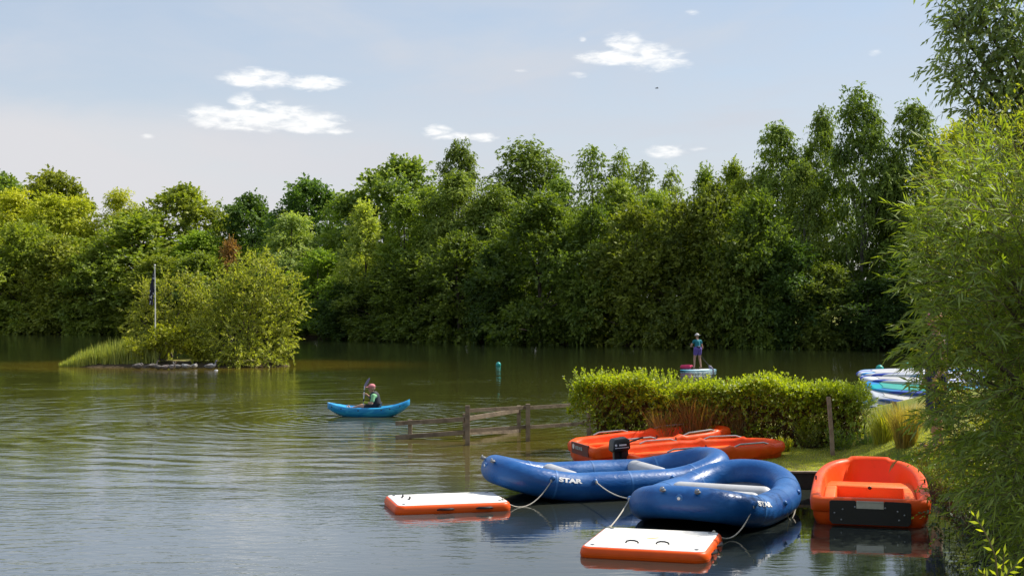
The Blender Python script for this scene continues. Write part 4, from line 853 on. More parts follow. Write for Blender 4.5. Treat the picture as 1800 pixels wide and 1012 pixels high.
# ------------------------------------------------------------------ orange rowing boats
def boat(name, label, cx, cy, cz, ang, L, W_, bowrise=.17, rails=True, pitch=0, pad=True, motor=False, sign=False, front_hump=True):
    e = empty(name, (cx, cy, cz), ang); e.rotation_euler = (0, -pitch, ang); tag(e, label, 'dinghy', 'orange plastic dinghies')
    hw = W_/2
    # plan outline, x forward from the transom (x=0) to the bow (x=L)
    def outline(ins, n=26, k=0):
        P = []
        Lf = L-ins; h = hw-ins; xs = ins*1.0
        body = [(xs, -h*.90),(xs+.05, -h*.965),(xs+.18, -h*.99)]
        side = [(L*.3, -h),(L*.45, -h)]
        bow = [(L*.45+(Lf-L*.45)*math.sin(a)**.82, -h*math.cos(a)**.62) for a in np.linspace(.06, math.pi/2-.02, n)]
        half = body+side+bow; other = [(x, -y) for x, y in half[::-1]]
        P = half+other
        tr = [(xs, y) for y in (h*.62, h*.40, h*.36, h*.17, -h*.17, -h*.36, -h*.40, -h*.62)]
        return P+tr
    base_ = outline(0)
    NT = len(base_)
    def sheer(x, y, i):
        z = .50+bowrise*(max(0, x/L-.25)/.75)**1.6
        if front_hump and x > L*.93 and abs(y) < hw*.42: z += .035
        if rails:
            for c0 in (L*.30, L*.72):
                z += .045*max(0, 1-abs((abs(x-c0)-L*.135)/.07))
        return z
    def ring(ins, zf): 
        o = outline(ins); return [(x, y, zf(base_[i][0], base_[i][1], i)) for i, (x, y) in enumerate(o)]
    def tnotch(i, z):       # transom: low across the stern
        x, y = base_[i]
        if i >= NT-8 or (x < .02): return min(z, .43)
        if x < .30: return min(z, .44+.3*max(0,x-.04))
        return z
    top = lambda x, y, i: tnotch(i, sheer(x, y, i))
    rg_ = []
    def under(f, sink): return lambda x, y, i: f+.20*(x/L)**3*(1 if f < .2 else .4)+sink
    rg_.append(ring(.42, under(-.10, 0))); rg_.append(ring(.24, under(-.09, 0))); rg_.append(ring(.10, under(-.02, 0))); rg_.append(ring(.05, under(.12, 0)))
    rg_.append(ring(.045, under(.20, 0))); rg_.append(ring(.015, under(.22, 0)))
    rg_.append(ring(0, lambda x,y,i: top(x,y,i)-.10)); rg_.append(ring(.012, lambda x,y,i: top(x,y,i)-.035)); rg_.append(ring(.045, lambda x,y,i: top(x,y,i)-.003))
    rg_.append(ring(.10, top)); rg_.append(ring(.15, lambda x,y,i: top(x,y,i)-.015)); rg_.append(ring(.175, lambda x,y,i: top(x,y,i)-.06))
    rg_.append(ring(.22, lambda x,y,i: .17)); rg_.append(ring(.26, lambda x,y,i: .14))
    b_ = MB(); b_.rings(rg_); b_.build('hull', M['orange'], e, sharp=50)
    # moulded bench across the middle with a step down aft, side lockers
    def slab(x0, x1, y0, y1, z0, z1, nm, mt='orange', rad=.035):
        b2 = MB(); rings = []
        for d, z in ((0,z0),(0,z1-rad),(rad*.3,z1-rad*.3),(rad,z1)):
            rings.append([(x0+d,y0+d,z),(x1-d,y0+d,z),(x1-d,y1-d,z),(x0+d,y1-d,z)])
        b2.rings(rings); o = b2.build(nm, M[mt], e, sharp=60); return o
    bz = .35
    slab(L*.60, L*.76, -hw+.20, hw-.20, .13, bz, 'bench', 'orangelite')
    slab(.19, L*.601, -hw+.20, -hw*.58, .13, bz-.004, 'side_locker', 'orangelite'); slab(.19, L*.601, hw*.58, hw-.20, .13, bz-.004, 'side_locker', 'orangelite')
    pass
    MB().ball((L*.602,0,bz-.03), (.02,.035,.03), 10, 6).build('drain_plug', M['black'], e); MB().ball((.27,0,.15), (.03,.03,.012), 10, 6).build('drain_plug', M['black'], e)
    for s_ in (-1,1):
        b2 = MB(); y0 = s_*(hw*.70)
        b2.rings([[(.26,y0-.08,bz-.003),(.42,y0-.08,bz-.003),(.42,y0+.08,bz-.003),(.26,y0+.08,bz-.003)],[(.27,y0-.07,bz+.01),(.41,y0-.07,bz+.01),(.41,y0+.07,bz+.01),(.27,y0+.07,bz+.01)]]); b2.build('locker_lid', M['orange'], e, False)
    if pad:
        yw = hw*.66; prof = [(-yw,.34),(-yw,.05),(-yw*.93,-.0),(yw*.93,-.0),(yw,.05),(yw,.34),(yw*.96,.36),(hw*.245,.365),(hw*.225,.345),(hw*.215,.25),(-hw*.215,.25),(-hw*.225,.345),(-hw*.245,.365),(-yw*.96,.36)]
        b2 = MB(); b2.rings([[(.045-.0, y, z+.03) for y, z in prof],[(-.012, y, z+.03) for y, z in prof]]); b2.build('transom_pad', M['black'], e, False)
        b2 = MB(); b2.box((-.006,0,.325), (.03,hw*.44,.09)); b2.box((.02,0,.385), (.10,hw*.44,.02)); b2.build('motor_plate', M['alu'], e, False)
        for (y, z) in ((-.50,.2),(-.40,.25),(-.42,.12),(-.22,.3),(.22,.3),(.40,.26),(.52,.2),(.42,.10)): MB().ball((-.015,y*hw/.9,z), (.012,.014,.014), 8, 6).build('bolt', M['steel'], e)
    if sign:
        b2 = MB(); b2.box((.0+.012,0,.33), (.04,hw*1.15,.24)); b2.build('transom_panel', M['woodred'], e, False)
        b2 = MB(); b2.tube([(-.012,hw*.40,.36),(-.022,hw*.40,.36)], .055, 14); b2.build('emblem', M['whitep'], e)
        b2 = MB()
        for k in range(4): b2.box((-.013, hw*.22-.105*k, .35), (.006,.07,.075 if k != 2 else .06))
        b2.build('worn_lettering', M['markgrey2'], e, False)
    if rails:
        for s_ in (-1,1):
            for c0 in (L*.30, L*.72):
                x0, x1 = c0-L*.12, c0+L*.12
                def yy(x): 
                    o = outline(.07); idx = [i for i in range(len(o)) if o[i][1]*s_ > .02 and i < NT-8]; i = min(idx, key=lambda j: abs(o[j][0]-x)); return o[i][1]
                pts = [(x, yy(x), sheer(x,0.5,0)*0+.50+bowrise*(max(0,x/L-.25)/.75)**1.6+(.045 if 0 < k < 6 else .0)) for k, x in enumerate(np.linspace(x0, x1, 7))]
                MB().tube(pts, .018, 8).build('grab_rail', M['alu'], e)
    for s_ in (-1,1):
        MB().tube([(L*.42, s_*(hw-.06), .50),(L*.42, s_*(hw-.06), .58)], .014, 8).build('oarlock', M['black'], e)
    if motor:
        om = MB(); pr = [(.0,.0),(.02,.16),(.05,.2),(.24,.22),(.30,.18),(.31,.03),(.26,-.02),(.03,-.03)]
        om = MB(); 
        ringsm = []
        for (yy_, sc) in ((-.135,.75),(-.12,.93),(-.06,1),(.06,1),(.12,.93),(.135,.75)): ringsm.append([(-.10+(x-.155)*sc*1.25, yy_*1.2, .53+.09+(z-.09)*sc*1.15) for x, z in pr])
        om.rings(ringsm); cw = om.build('motor_cowl', M['black'], e, sharp=35)
        b2 = MB(); b2.box((-.08,-.163,.63), (.15,.006,.03)); b2.box((-.1,-.163,.575), (.28,.006,.012)); b2.tube([(-.22,-.160,.63),(-.22,-.168,.63)], .024, 10); b2.build('motor_lettering', M['whitep'], cw, False)
        MB().rings([[(-.16+s1*.07, s2*.05, z) for s1, s2 in ((-1,-1),(1,-1),(1,1),(-1,1))] for z in (.58,.3,.0,-.45)]).build('motor_leg', M['black'], e)
        b2 = MB(); b2.box((-.03,0,.42), (.14,.24,.16)); b2.build('clamp_bracket', M['black'], e, False)
        MB().tube([(-.06,0,.62),(.15,.02,.66),(.42,.05,.72)], [.022,.018,.02], 8).build('tiller', M['black'], e)
    return e
M['woodred'] = simple('faded_transom', (.20,.045,.03), .7, .2, 6, col2=(.12,.06,.05)); M['markgrey2'] = simple('worn_print', (.42,.5,.5), .6, .2, 20)
axC = math.atan2(1, .26)
boat('orange_dinghy', 'right orange dinghy seen from its black-padded stern, beside the near willow', 5.50, 21.0, .0, axC, 3.45, 1.84, rails=False)
MB_ = None
angE = math.atan2(.85, 3.3); boat('orange_dinghy', 'front orange dinghy with a black outboard motor, its bow pulled onto the grass', 2.25, 27.1, .0, angE, 3.35, 1.72, bowrise=-.04, front_hump=False, pitch=.05, pad=False, motor=True)
angD = math.atan2(.95, 3.0); boat('orange_dinghy', 'rear orange dinghy with a worn round emblem on its stern, nearest the hedge', 1.45, 28.85, .0, angD, 3.4, 1.72, bowrise=.05, front_hump=False, pitch=.055, pad=False, sign=True)
# edging board at the water
e = empty('bank_edging', (5.3,25.25,0)); tag(e, 'dark timber edging board holding the grass bank between raft and dinghy', 'edging')
b_ = MB(); b_.box((-.7+.55,0,.08), (3.2,.06,.42)); b_.build('board', simple('wet_timber', (.05,.04,.03), .8, .2, 4), e, False)
b_ = MB(); b_.box((-.7+.55,.0,.305), (3.25,.12,.03)); b_.build('capping', M['wood'], e, False)

# ------------------------------------------------------------------ kayak
def kayakmat():
    m_, nt, out = newmat('blue_kayak_plastic'); b = nt.nodes.new('ShaderNodeBsdfPrincipled'); tc = nt.nodes.new('ShaderNodeTexCoord'); mp = nt.nodes.new('ShaderNodeMapping'); mp.inputs['Scale'].default_value = (1.2,4,6); nt.links.new(tc.outputs['Object'], mp.inputs[0])
    f = sstep(nt, noise(nt, 2.0, 4, mp.outputs[0], .6, 1.2), .42, .62); nt.links.new(mixc(nt, f, (.012,.27,.66), (.05,.46,.80)), b.inputs['Base Color']); b.inputs['Roughness'].default_value = .33; nt.links.new(b.outputs[0], out.inputs[0]); return m_
M['kayak'] = kayakmat()
kc = pg(648,731); e = empty('kayak', (kc[0], kc[1], 0), math.radians(-4)); tag(e, 'light blue sit-on-top kayak with upturned ends carrying a seated paddler', 'kayak')
HLk = 1.24; rings = []
for s in np.linspace(-1, 1, 33):
    w0 = .36*max(0.0, 1-abs(s)**2.4)**.62+.012; zt = .27+.14*abs(s)**2.4+(.11*s**3 if s > 0 else 0); zb = -.07+.30*abs(s)**3+(.12*s**4 if s > 0 else 0); zb = min(zb, zt-.05)
    ck = .0
    wl = max(0, 1-(s/.72)**2); dip = .13*wl**.5 if wl > 0 else 0
    x = s*HLk
    sec = [(0,zb),(.45,zb+.01),(.8,zb+(zt-zb)*.25),(1,zt-(zt-zb)*.35),(.98,zt-.02),(.88,zt),(.72,zt-.01-dip*.3),(.55,zt-dip),(0,zt-dip*1.05)]
    full = sec+[(-a,z) for a, z in sec[-2:0:-1]]
    rings.append([(x, a*w0, z) for a, z in full])
MB().rings(rings).build('hull', M['kayak'], e, sharp=55)
for s in (-.86,-.62,-.2,.35,.55,.78):
    w0 = .36*max(0.0, 1-abs(s)**2.4)**.62; zt = .27+.14*abs(s)**2.4+(.11*s**3 if s > 0 else 0)
    for q in (-1,1): MB().ball((s*HLk, q*w0*.99, zt-.08), (.03,.02,.025), 8, 6).build('fitting', M['black'], e)
MB().box((.33,0,.28), (.05,.4,.26), np.array([[.95,0,.3],[0,1,0],[-.3,0,.95]])).build('backrest', M['black'], e, False)

# ------------------------------------------------------------------ people
def remesh(name, mb, mat, parent, voxel=.009, smooth=3):
    me = mb.mesh(name); o = link(name, me, mat, parent)
    md = o.modifiers.new('r', 'REMESH'); md.mode = 'VOXEL'; md.voxel_size = voxel; md.use_smooth_shade = True
    ms = o.modifiers.new('s', 'SMOOTH'); ms.factor = .5; ms.iterations = smooth
    dg = bpy.context.evaluated_depsgraph_get(); dg.update(); nm = bpy.data.meshes.new_from_object(o.evaluated_get(dg)); o.modifiers.clear(); o.data = nm
    if len(nm.materials) == 0: nm.materials.append(mat)
    return o
def hand(b_, w, d, side, curl=.9):
    """palm from wrist w along d, five fingers curling toward side"""
    w = np.array(w, float); d = nrm(np.array(d, float)); s = nrm(np.array(side, float)-d*np.dot(side, d)); k = np.cross(d, s)
    b_.capsule(w, w+d*.05, .026, .028, 10); pc = w+d*.045
    for i, (o, l) in enumerate(((-.030,.062),(-.010,.072),(.010,.068),(.030,.052))):
        a = pc+k*o+d*.02; b1 = a+(d*math.cos(curl*.5)+s*math.sin(curl*.5))*l*.55; b2 = b1+(d*math.cos(curl*1.6)+s*math.sin(curl*1.6))*l*.5
        b_.capsule(a, b1, .0095, .009, 8); b_.capsule(b1, b2, .009, .0075, 8)
    t0 = w+d*.02-k*.028; t1 = t0+(-k*.6+d*.6+s*.4)*.035; t2 = t1+(d*.5+s*.9)*.025; b_.capsule(t0, t1, .012, .010, 8); b_.capsule(t1, t2, .010, .008, 8)
def head(b_, c, fw, up=(0,0,1), s=1.0):
    """c centre of the skull, fw facing"""
    c = np.array(c, float); fw = nrm(np.array(fw, float)); up = nrm(np.array(up, float)-fw*np.dot(up, fw)); rt = np.cross(fw, up); Rm = np.column_stack([fw, rt, up])
    b_.ball(c+up*.02*s, (.098*s,.078*s,.10*s), 16, 10, Rm); b_.ball(c+fw*.03*s-up*.055*s, (.062*s,.056*s,.065*s), 14, 8, Rm)
    b_.capsule(c+fw*.088*s+up*.0*s, c+fw*.108*s-up*.03*s, .009*s, .014*s, 8)
    b_.ball(c+fw*.083*s-up*.068*s, (.012*s,.025*s,.008*s), 8, 6, Rm)
    for q in (-1,1): b_.ball(c+rt*q*.078*s-up*.01*s, (.02*s,.008*s,.03*s), 8, 6, Rm)
    return fw, up, rt
def face(parent, c, fw, up, rt, s=1.0):
    c = np.array(c, float)
    for q in (-1,1): MB().ball(c+fw*.088*s+rt*q*.032*s+up*.008*s, .010*s, 8, 6).build('eye', M['black'], parent)
# kayaker: seated, facing left (-x), paddle upright in both hands
K0 = np.array([0.0,0,0]); kz = .20
pe = empty('person', (kc[0]+.16, kc[1]-.01, 0), math.radians(-4)); tag(pe, 'person sitting in the blue kayak in a pink cap, dark vest and pale green sleeves', 'person')
sc = 1.0
hip = np.array([.06,0,.24]); ch = np.array([.02,0,.56]); nk = np.array([-.02,0,.70]); hc = np.array([-.06,0,.83])
b_ = MB(); b_.capsule(hip, ch, .135, .125, 16); b_.capsule(ch+[0,-.09,.04], ch+[0,.09,.04], .095, .095, 14); b_.capsule(nk-[0,0,.05], hc-[0,0,.06], .052, .048, 12)
fw, up, rt = head(b_, hc, (-1,-.35,-.15), s=1.08)
PX = -.30     # paddle shaft x (local)
armL = [np.array([.02,-.18,.62]), np.array([-.02,-.27,.40]), np.array([PX+.07,-.10,.42])]; armR = [np.array([.02,.18,.62]), np.array([-.10,.27,.48]), np.array([PX+.06,.02,.66])]
for (s_, el_, w_) in (armL, armR):
    b_.capsule(s_, el_, .052, .042, 12); b_.capsule(el_, w_, .042, .028, 12)
b_m = MB(); b_m.v, b_m.f = list(b_.v), list(b_.f)
hand(b_, armL[2], (-.75,.3,0), (0,1,0), 1.3); hand(b_, armR[2], (-.8,-.2,0), (0,-1,0), 1.3)
for q in (-1,1):
    kn = np.array([-.40,q*.17,.30]); ft = np.array([-.74,q*.13,.20]); b_.capsule(hip+[0,q*.09,-.02], kn, .088, .058, 14); b_.capsule(kn, ft, .056, .038, 12); b_.capsule(ft, ft+[-.05,0,.09], .04, .03, 10)
body = remesh('body', b_, M['skin'], pe, .009); face(pe, hc, fw, up, rt, 1.08)
M['pink'] = simple('pink_cap', (.62,.22,.24), .8, .06, 12); M['mint'] = simple('mint_shirt', (.25,.55,.28), .85, .05, 8); M['navy'] = simple('dark_vest', (.012,.018,.03), .7, .1, 8); M['yel'] = simple('yellow_glove', (.45,.50,.03), .7, .1, 9)
b_ = MB()
for (s_, el_, w_) in (armL, armR): b_.capsule(s_, s_*.35+el_*.65, .066, .062, 12)
b_.capsule(hip+[0,0,.06], ch, .146, .137, 16); b_.capsule(ch+[0,-.09,.045], ch+[0,.09,.045], .104, .104, 14); remesh('shirt', b_, M['mint'], pe, .012)
b_ = MB(); b_.capsule(hip+[0,0,.12], ch+[0,0,.02], .168, .158, 16); b_.capsule(ch+[.0,-.07,.09], ch+[0,.07,.09], .10, .10, 14); remesh('life_vest', b_, M['navy'], pe, .014)
b_ = MB(); b_.capsule(armL[2]*.6+armL[1]*.4, armL[2]-np.array([.03,-.01,0]), .042, .036, 12); remesh('glove', b_, M['yel'], pe, .008)
b_ = MB(); b_.capsule(hip, hip+[0,0,.03], .146, .146, 14)
for q in (-1,1): b_.capsule(hip+[0,q*.09,-.02], (hip+[0,q*.09,-.02])*.35+np.array([-.40,q*.17,.30])*.65, .10, .08, 14)
remesh('shorts', b_, M['navy'], pe, .014)
Rm = np.column_stack([fw, rt, up]); b_ = MB(); b_.ball(hc+up*.055, (.115,.096,.085), 16, 10, Rm)
b_.rings([[hc+up*(.062+z)+fw*(.07+.12*math.cos(a))+rt*.085*math.sin(a) for a in np.linspace(-1.5, 1.5, 12)] for z in (-.012,.004)]); b_.build('cap', M['pink'], pe, sharp=30)
# paddle
pk = empty('kayak_paddle', (kc[0]+.16+PX, kc[1]-.05, 0), 0); tag(pk, 'upright white-shafted double paddle with grey blades held by the kayaker', 'paddle')
b_ = MB(); b_.tube([(-.03,0,-.35),(.0,0,.5),(.03,0,.90)], .017, 10); b_.build('shaft', M['whitep'], pk)
def blade(zc_, xo, up_):
    b2 = MB(); R_ = []
    for t in np.linspace(0, 1, 9):
        w0 = .012+.055*math.sin(math.pi*min(1, t*.9+.08))**.7; R_.append([(xo+.13*t*up_+w0*math.cos(a)*.9, .03*t+.012*math.sin(a), zc_+up_*.28*t+.35*w0*math.cos(a)) for a in np.linspace(0, 2*math.pi, 12, endpoint=False)])
    b2.rings(R_); b2.build('blade', M['bladem'], pk)
M['bladem'] = simple('grey_blade', (.22,.20,.30), .4, .1, 8)
blade(.86, .03, 1); blade(-.28, -.03, -1)
MB().tube([(.0,0,.40),(.002,0,.52)], .022, 10).build('ferrule', M['black'], pk); MB().tube([(.018,0,.74),(.022,0,.78)], .026, 10).build('drip_ring', M['black'], pk)

# standing paddler on board
bc = pg(1226,651); Zb = bc[1]
def supboard(name, label, cat, loc, rot, L, W_, mat, group=None, T_=.13, fin=True, padcol='grey'):
    e = empty(name, loc); e.rotation_euler = rot; tag(e, label, cat, group)
    def o_(sc_, z, k=0):
        P = []
        for s in np.linspace(-1, 1, 25): P.append((s*L/2*(sc_ if abs(s) > .9 else 1), W_/2*sc_*max(0, 1-abs((s+.08)/1.08)**3.2)**.62 if s > -.98 else W_/2*sc_*.12, z+.16*max(0, s-.5)**2*L/3))
        return P+[(x,-y,z_) for x,y,z_ in P[-2:0:-1]]
    MB().rings([o_(.9,0), o_(.975,.012), o_(1,T_*.3), o_(1,T_*.7), o_(.975,T_-.012), o_(.92,T_)]).build('board', mat, e, sharp=60)
    MB().rings([[(x*.62-.12*L, y*.82, T_+.004) for x, y, z in o_(.85,0)],[(x*.62-.12*L, y*.80, T_+.010) for x, y, z in o_(.85,0)]]).build('deck_pad', M[padcol], e, sharp=30)
    MB().tube([(.0,-.07,T_+.01),(.0,-.05,T_+.035),(.0,.05,T_+.035),(.0,.07,T_+.01)], .012, 6).build('carry_handle', M['black'], e)
    if fin: MB().rings([[(-L*.42+a, t, b2) for a, b2 in ((0,.01),(.2,.01),(.03,-.16))] for t in (-.006,.006)]).build('fin', M['black'], e, False)
    return e
def stripemat(name, c1, c2, c3, sc_):
    m_, nt, out = newmat(name); b = nt.nodes.new('ShaderNodeBsdfPrincipled'); tc = nt.nodes.new('ShaderNodeTexCoord'); s = nt.nodes.new('ShaderNodeSeparateXYZ'); nt.links.new(tc.outputs['Object'], s.inputs[0])
    q = math_(nt, 'MULTIPLY', math_(nt, 'ADD', s.outputs[1], math_(nt, 'MULTIPLY', math_(nt, 'MULTIPLY', s.outputs[0], s.outputs[0]), .09)), sc_)
    q = math_(nt, 'ADD', q, math_(nt, 'MULTIPLY', s.outputs[2], 9.0))
    w0 = math_(nt, 'SINE', q); w3 = math_(nt, 'SINE', math_(nt, 'MULTIPLY_ADD', q, .5, 1.0))
    c = mixc(nt, sstep(nt, w0, .15, .25), c1, c2); c = mixc(nt, sstep(nt, w3, .55, .65), c, c3)
    nt.links.new(c, b.inputs['Base Color']); b.inputs['Roughness'].default_value = .35; nt.links.new(b.outputs[0], out.inputs[0]); return m_
WH=(.62,.66,.74); BL=(.02,.06,.42); TQ=(.0,.42,.5); SB=(.03,.25,.62)
M['s1'] = stripemat('board_blue_white', WH, BL, WH, 30); M['s2'] = stripemat('board_turquoise', SB, BL, TQ, 16); M['s3'] = stripemat('board_sky', WH, BL, SB, 26); M['s4'] = stripemat('board_white', WH, (.05,.12,.45), WH, 24)
M['supm'] = stripemat('sup_cyan', (.30,.55,.66), WH, (.10,.42,.60), 9)
sb = supboard('paddle_board', 'pale blue and white paddle board under the standing paddler on the lake', 'paddle board', (bc[0], bc[1], -.02), (0,0,math.radians(180+33)), 2.2, .66, M['supm'], T_=.075, fin=True, padcol='sup_grey' if 'sup_grey' in M else 'grey')
nose = np.array([bc[0]-.92, bc[1]-1.18, .14])
M['pinkbag'] = simple('pink_bag', (.75,.03,.12), .6, .1, 8)
e = empty('dry_bag', (bc[0]-.62, bc[1]-.38, .10)); tag(e, 'pink dry bag lying on the nose of the paddle board', 'bag')
b_ = MB(); b_.capsule((-.18,0,.10),(.16,.06,.10),.10,.12,14); b_.build('sack', M['pinkbag'], e); b_ = MB(); b_.tube([(.16,.06,.10),(.30,.09,.16),(.36,.1,.12)], [.06,.05,.02], 8); b_.build('roll_top', M['pinkbag'], e)
pe = empty('person', (bc[0]-.0, bc[1]-.0, .13), math.radians(0)); tag(pe, 'person standing on the paddle board seen from behind, white cap, teal top, purple shorts', 'person')
fwd = nrm(np.array([-.25,1,0])); rtv = np.array([fwd[1], -fwd[0], 0])
def L3(f, r_, z): return fwd*f+rtv*r_+np.array([0,0,z])
pel = L3(-.02,0,.90); chst = L3(.02,0,1.24); hc = L3(.07,.01,1.55)
b_ = MB(); b_.capsule(pel+L3(0,-.06,0), pel+L3(0,.06,0), .125, .125, 14); b_.capsule(pel, chst, .12, .125, 16); b_.capsule(chst+L3(0,-.11,.06), chst+L3(0,.11,.06), .075, .075, 14); b_.capsule(chst+[0,0,.12], hc-[0,0,.07], .052, .048, 12)
fw, up, rt = head(b_, hc, fwd+np.array([0,0,-.1]))
for q in (-1,1):
    hp = pel+L3(0,q*.09,-.02); kn = L3(.06,q*.13,.47); an = L3(-.02,q*.17,.07); b_.capsule(hp, kn, .095, .058, 14); b_.capsule(kn, an, .058, .036, 12); b_.capsule(an-[0,0,.035], an+fwd*.14-[0,0,.04], .034, .028, 10)
    for t_ in range(5): b_.capsule(an+fwd*.15+rtv*(t_-2)*.013-[0,0,.045], an+fwd*.175+rtv*(t_-2)*.015-[0,0,.048], .009, .007, 6)
aL = [chst+L3(0,-.17,.07), L3(.10,-.30,1.05), L3(.33,-.18,1.12)]; aR = [chst+L3(0,.17,.07), L3(.02,.27,.98), L3(.20,.22,.78)]
for (s_, el_, w_) in (aL, aR): b_.capsule(s_, el_, .046, .038, 12); b_.capsule(el_, w_, .038, .025, 12)
hand(b_, aL[2], fwd, rtv, 1.3); hand(b_, aR[2], fwd+np.array([0,0,-.3]), -rtv, 1.3)
remesh('body', b_, M['skin'], pe, .010); face(pe, hc, fw, up, rt)
M['tealtop'] = simple('teal_top', (.01,.20,.26), .8, .1, 8); M['purple'] = simple('purple_shorts', (.15,.10,.42), .8, .1, 9); M['belt'] = simple('dark_belt', (.01,.02,.08), .6, .1, 9); M['hat'] = simple('white_hat', (.62,.60,.60), .85, .06, 9)
b_ = MB(); b_.capsule(pel+[0,0,.12], chst, .135, .142, 16); b_.capsule(chst+L3(0,-.10,.055), chst+L3(0,.10,.055), .094, .094, 14)
for a in (aL, aR): b_.capsule(a[0], a[0]*.7+a[1]*.3, .064, .058, 12)
remesh('top', b_, M['tealtop'], pe, .013)
b_ = MB(); b_.capsule(pel+L3(0,-.065,.02), pel+L3(0,.065,.02), .142, .142, 14)
for q in (-1,1): hp = pel+L3(0,q*.09,-.02); kn = L3(.06,q*.13,.47); b_.capsule(hp, hp*.55+kn*.45, .115, .098, 14)
remesh('shorts', b_, M['purple'], pe, .013)
b_ = MB(); b_.capsule(pel+L3(-.12,-.05,.13), pel+L3(-.12,.06,.12), .05, .05, 12); remesh('waist_pack', b_, M['belt'], pe, .012)
Rm = np.column_stack([fw, rt, up]); b_ = MB(); b_.ball(hc+up*.05, (.115,.098,.09), 16, 10, Rm)
b_.rings([[hc+up*(.045+z)+fw*.17*math.cos(a)+rt*.15*math.sin(a) for a in np.linspace(0, 2*math.pi, 20, endpoint=False)] for z in (-.012,.0)]); b_.build('hat', M['hat'], pe, sharp=30)
ph0 = aL[2]+fwd*.07; ph1 = aR[2]+fwd*.07; ph1 = L3(.1,.42,.62); dpp = nrm(L3(-.05,.78,-.12)-ph0); ph1 = ph0+dpp*.62; pk = empty('sup_paddle', (bc[0], bc[1], .13)); tag(pk, 'long thin paddle held to the right of the standing paddler', 'paddle')
MB().tube([ph0-dpp*.05, ph1+dpp*.85], .014, 8).build('shaft', M['black'], pk); e1 = ph1+dpp*.7; MB().ball(e1+dpp*.2, (.08,.02,.2), 12, 8, np.column_stack([nrm(np.cross(fwd,dpp)), nrm(np.cross(dpp,np.cross(fwd,dpp))), dpp])).build('blade', M['bladem'], pk); MB().capsule(ph0-dpp*.05+rtv*-.06, ph0-dpp*.05+rtv*.06, .015, .015, 8).build('grip', M['black'], pk)

# bystander hidden behind the near willow, only the head shows
zz_ = 26.0; hx = (1646-900)/F*zz_; htop = CH-(549-HZ)/F*zz_; gzz = float(ground([[hx, zz_]])[0])
pe = empty('person', (hx, zz_, gzz)); tag(pe, 'person behind the near willow, only a sunburnt head in a pinkish cap showing', 'person')
Hh = htop-gzz; k = Hh/1.75
def q3(x,y,z): return np.array([x,y,z])*k
b_ = MB(); b_.capsule(q3(0,0,.95), q3(0,0,1.32), .13*k, .14*k, 14); b_.capsule(q3(-.13,0,1.38), q3(.13,0,1.38), .08*k, .08*k, 12); b_.capsule(q3(0,0,1.42), q3(-.02,0,1.56), .055*k, .05*k, 12); fw, up, rt = head(b_, q3(-.02,0,1.64), (-1,-.3,-.1), s=k)
for q in (-1,1):
    b_.capsule(q3(0,q*.09,.92), q3(-.03,q*.1,.5), .09*k, .06*k); b_.capsule(q3(-.03,q*.1,.5), q3(.02,q*.1,.07), .058*k, .038*k); b_.capsule(q3(.02,q*.1,.04), q3(-.16,q*.1,.035), .036*k, .03*k)
    b_.capsule(q3(0,q*.19,1.37), q3(.02,q*.24,1.08), .05*k, .04*k); b_.capsule(q3(.02,q*.24,1.08), q3(-.10,q*.22,.86), .04*k, .028*k); hand(b_, q3(-.10,q*.22,.86), (-.3,0,-1), (0,-q,0), .6)
remesh('body', b_, M['skin'], pe, .011); face(pe, q3(-.02,0,1.64), fw, up, rt, k)
b_ = MB(); b_.capsule(q3(0,0,1.0), q3(0,0,1.32), .145*k, .155*k, 14); b_.capsule(q3(-.13,0,1.38), q3(.13,0,1.38), .092*k, .092*k, 12); remesh('shirt', b_, M['dullgreen'], pe, .014)
b_ = MB(); b_.capsule(q3(0,0,.9), q3(0,0,.96), .15*k, .15*k)
for q in (-1,1): b_.capsule(q3(0,q*.09,.92), q3(-.03,q*.1,.5), .105*k, .085*k)
remesh('shorts', b_, M['belt'], pe, .014)
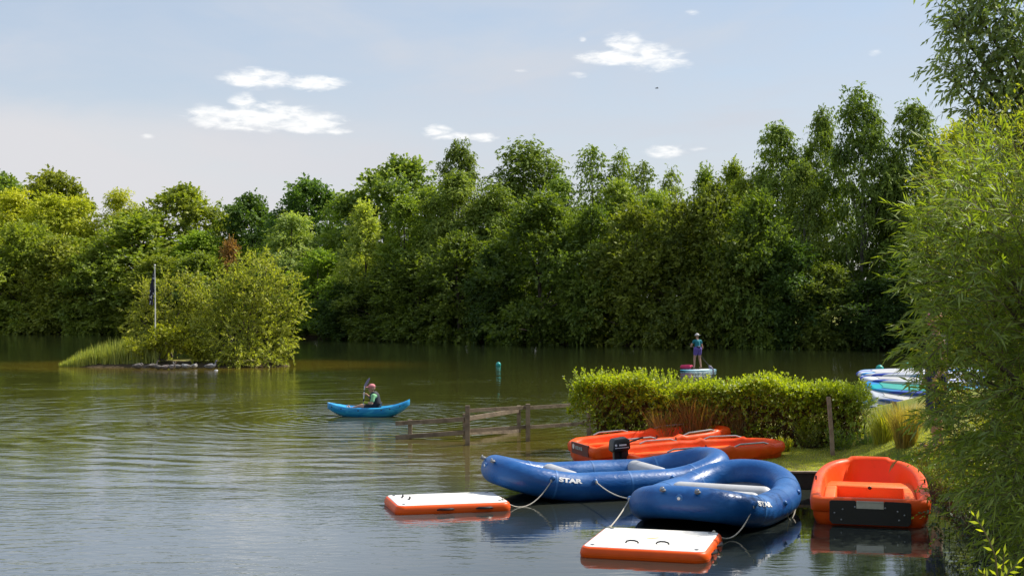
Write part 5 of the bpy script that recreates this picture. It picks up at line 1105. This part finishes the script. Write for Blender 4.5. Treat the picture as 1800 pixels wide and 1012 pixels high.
Rm = np.column_stack([fw, rt, up]); b_ = MB(); b_.ball(q3(-.02,0,1.64)+up*.05*k, (.112*k,.094*k,.085*k), 16, 10, Rm); b_.rings([[q3(-.02,0,1.64)+up*(.05+z)+fw*(.07+.11*math.cos(a))+rt*.08*math.sin(a) for a in np.linspace(-1.5,1.5,12)] for z in (-.012,.004)]); b_.build('cap', M['pink'], pe, sharp=30)

# stacked boards behind the hedge
BD = [('s1','bottom blue striped paddle board of the stack, mostly behind the hedge end', 1628,740,33.0, 46, -15, 14),
      ('s3','lowest striped paddle board of the stack, tilted steeply beside the hedge end', 1640,722,33.2, 40, -12, 12),
      ('s4','white paddle board with a dark handle opening, second from the bottom of the stack', 1652,703,33.4, 32, -8, 7),
      ('s2','turquoise paddle board in the middle of the stack', 1648,684,33.7, 24, -5, 3),
      ('s1','blue striped white paddle board second from the top of the stack', 1640,669,34.1, 12, -3, 1),
      ('s3','topmost pale striped paddle board of the stack behind the hedge', 1632,657,34.5, 7, 0, -1)]
for (mt, lb, px, py, Z, roll, yaw, pitch) in BD:
    c_ = pd(px-12, py+3, Z); supboard('stacked_paddle_board', lb, 'paddle board', c_, (math.radians(roll), math.radians(pitch), math.radians(yaw)), 3.3, .82, M[mt], 'paddle boards stacked behind the hedge', fin=False, padcol='grey' if mt != 's2' else 'teal')
b_ = MB()
e = empty('board_rack', (10.4,34.4,.35)); tag(e, 'low wooden rack under the stacked paddle boards', 'rack')
for x in (-.8,.8):
    MB().box((x,0,.62), (.1,1.0,.1)).build('beam', M['wood'], e, False)
    for y in (-.4,.4): MB().box((x,y,.25), (.09,.09,.64)).build('leg', M['wood'], e, False)
# bird high in the sky
p = pd(1155,155,85); e = empty('flying_bird', p); e.scale = (.55,.55,.55); tag(e, 'tiny dark bird flying below the large right cloud', 'bird')
b_ = MB(); b_.tube([(-.22,0,0),(-.1,0,.01),(.05,0,.01),(.16,0,.02),(.2,0,.02)], [.01,.05,.06,.035,.008], 8); b_.build('body', M['black'], e)
for q in (-1,1): MB().rings([[(x+.02, q*y, z+.004*k2) for x, y, z in ((-.06,.03,.02),(.06,.03,.02),(.05,.25,.09),(-.02,.42,.03),(-.06,.25,.08))] for k2 in (0,1)]).build('wing', M['black'], e, False)
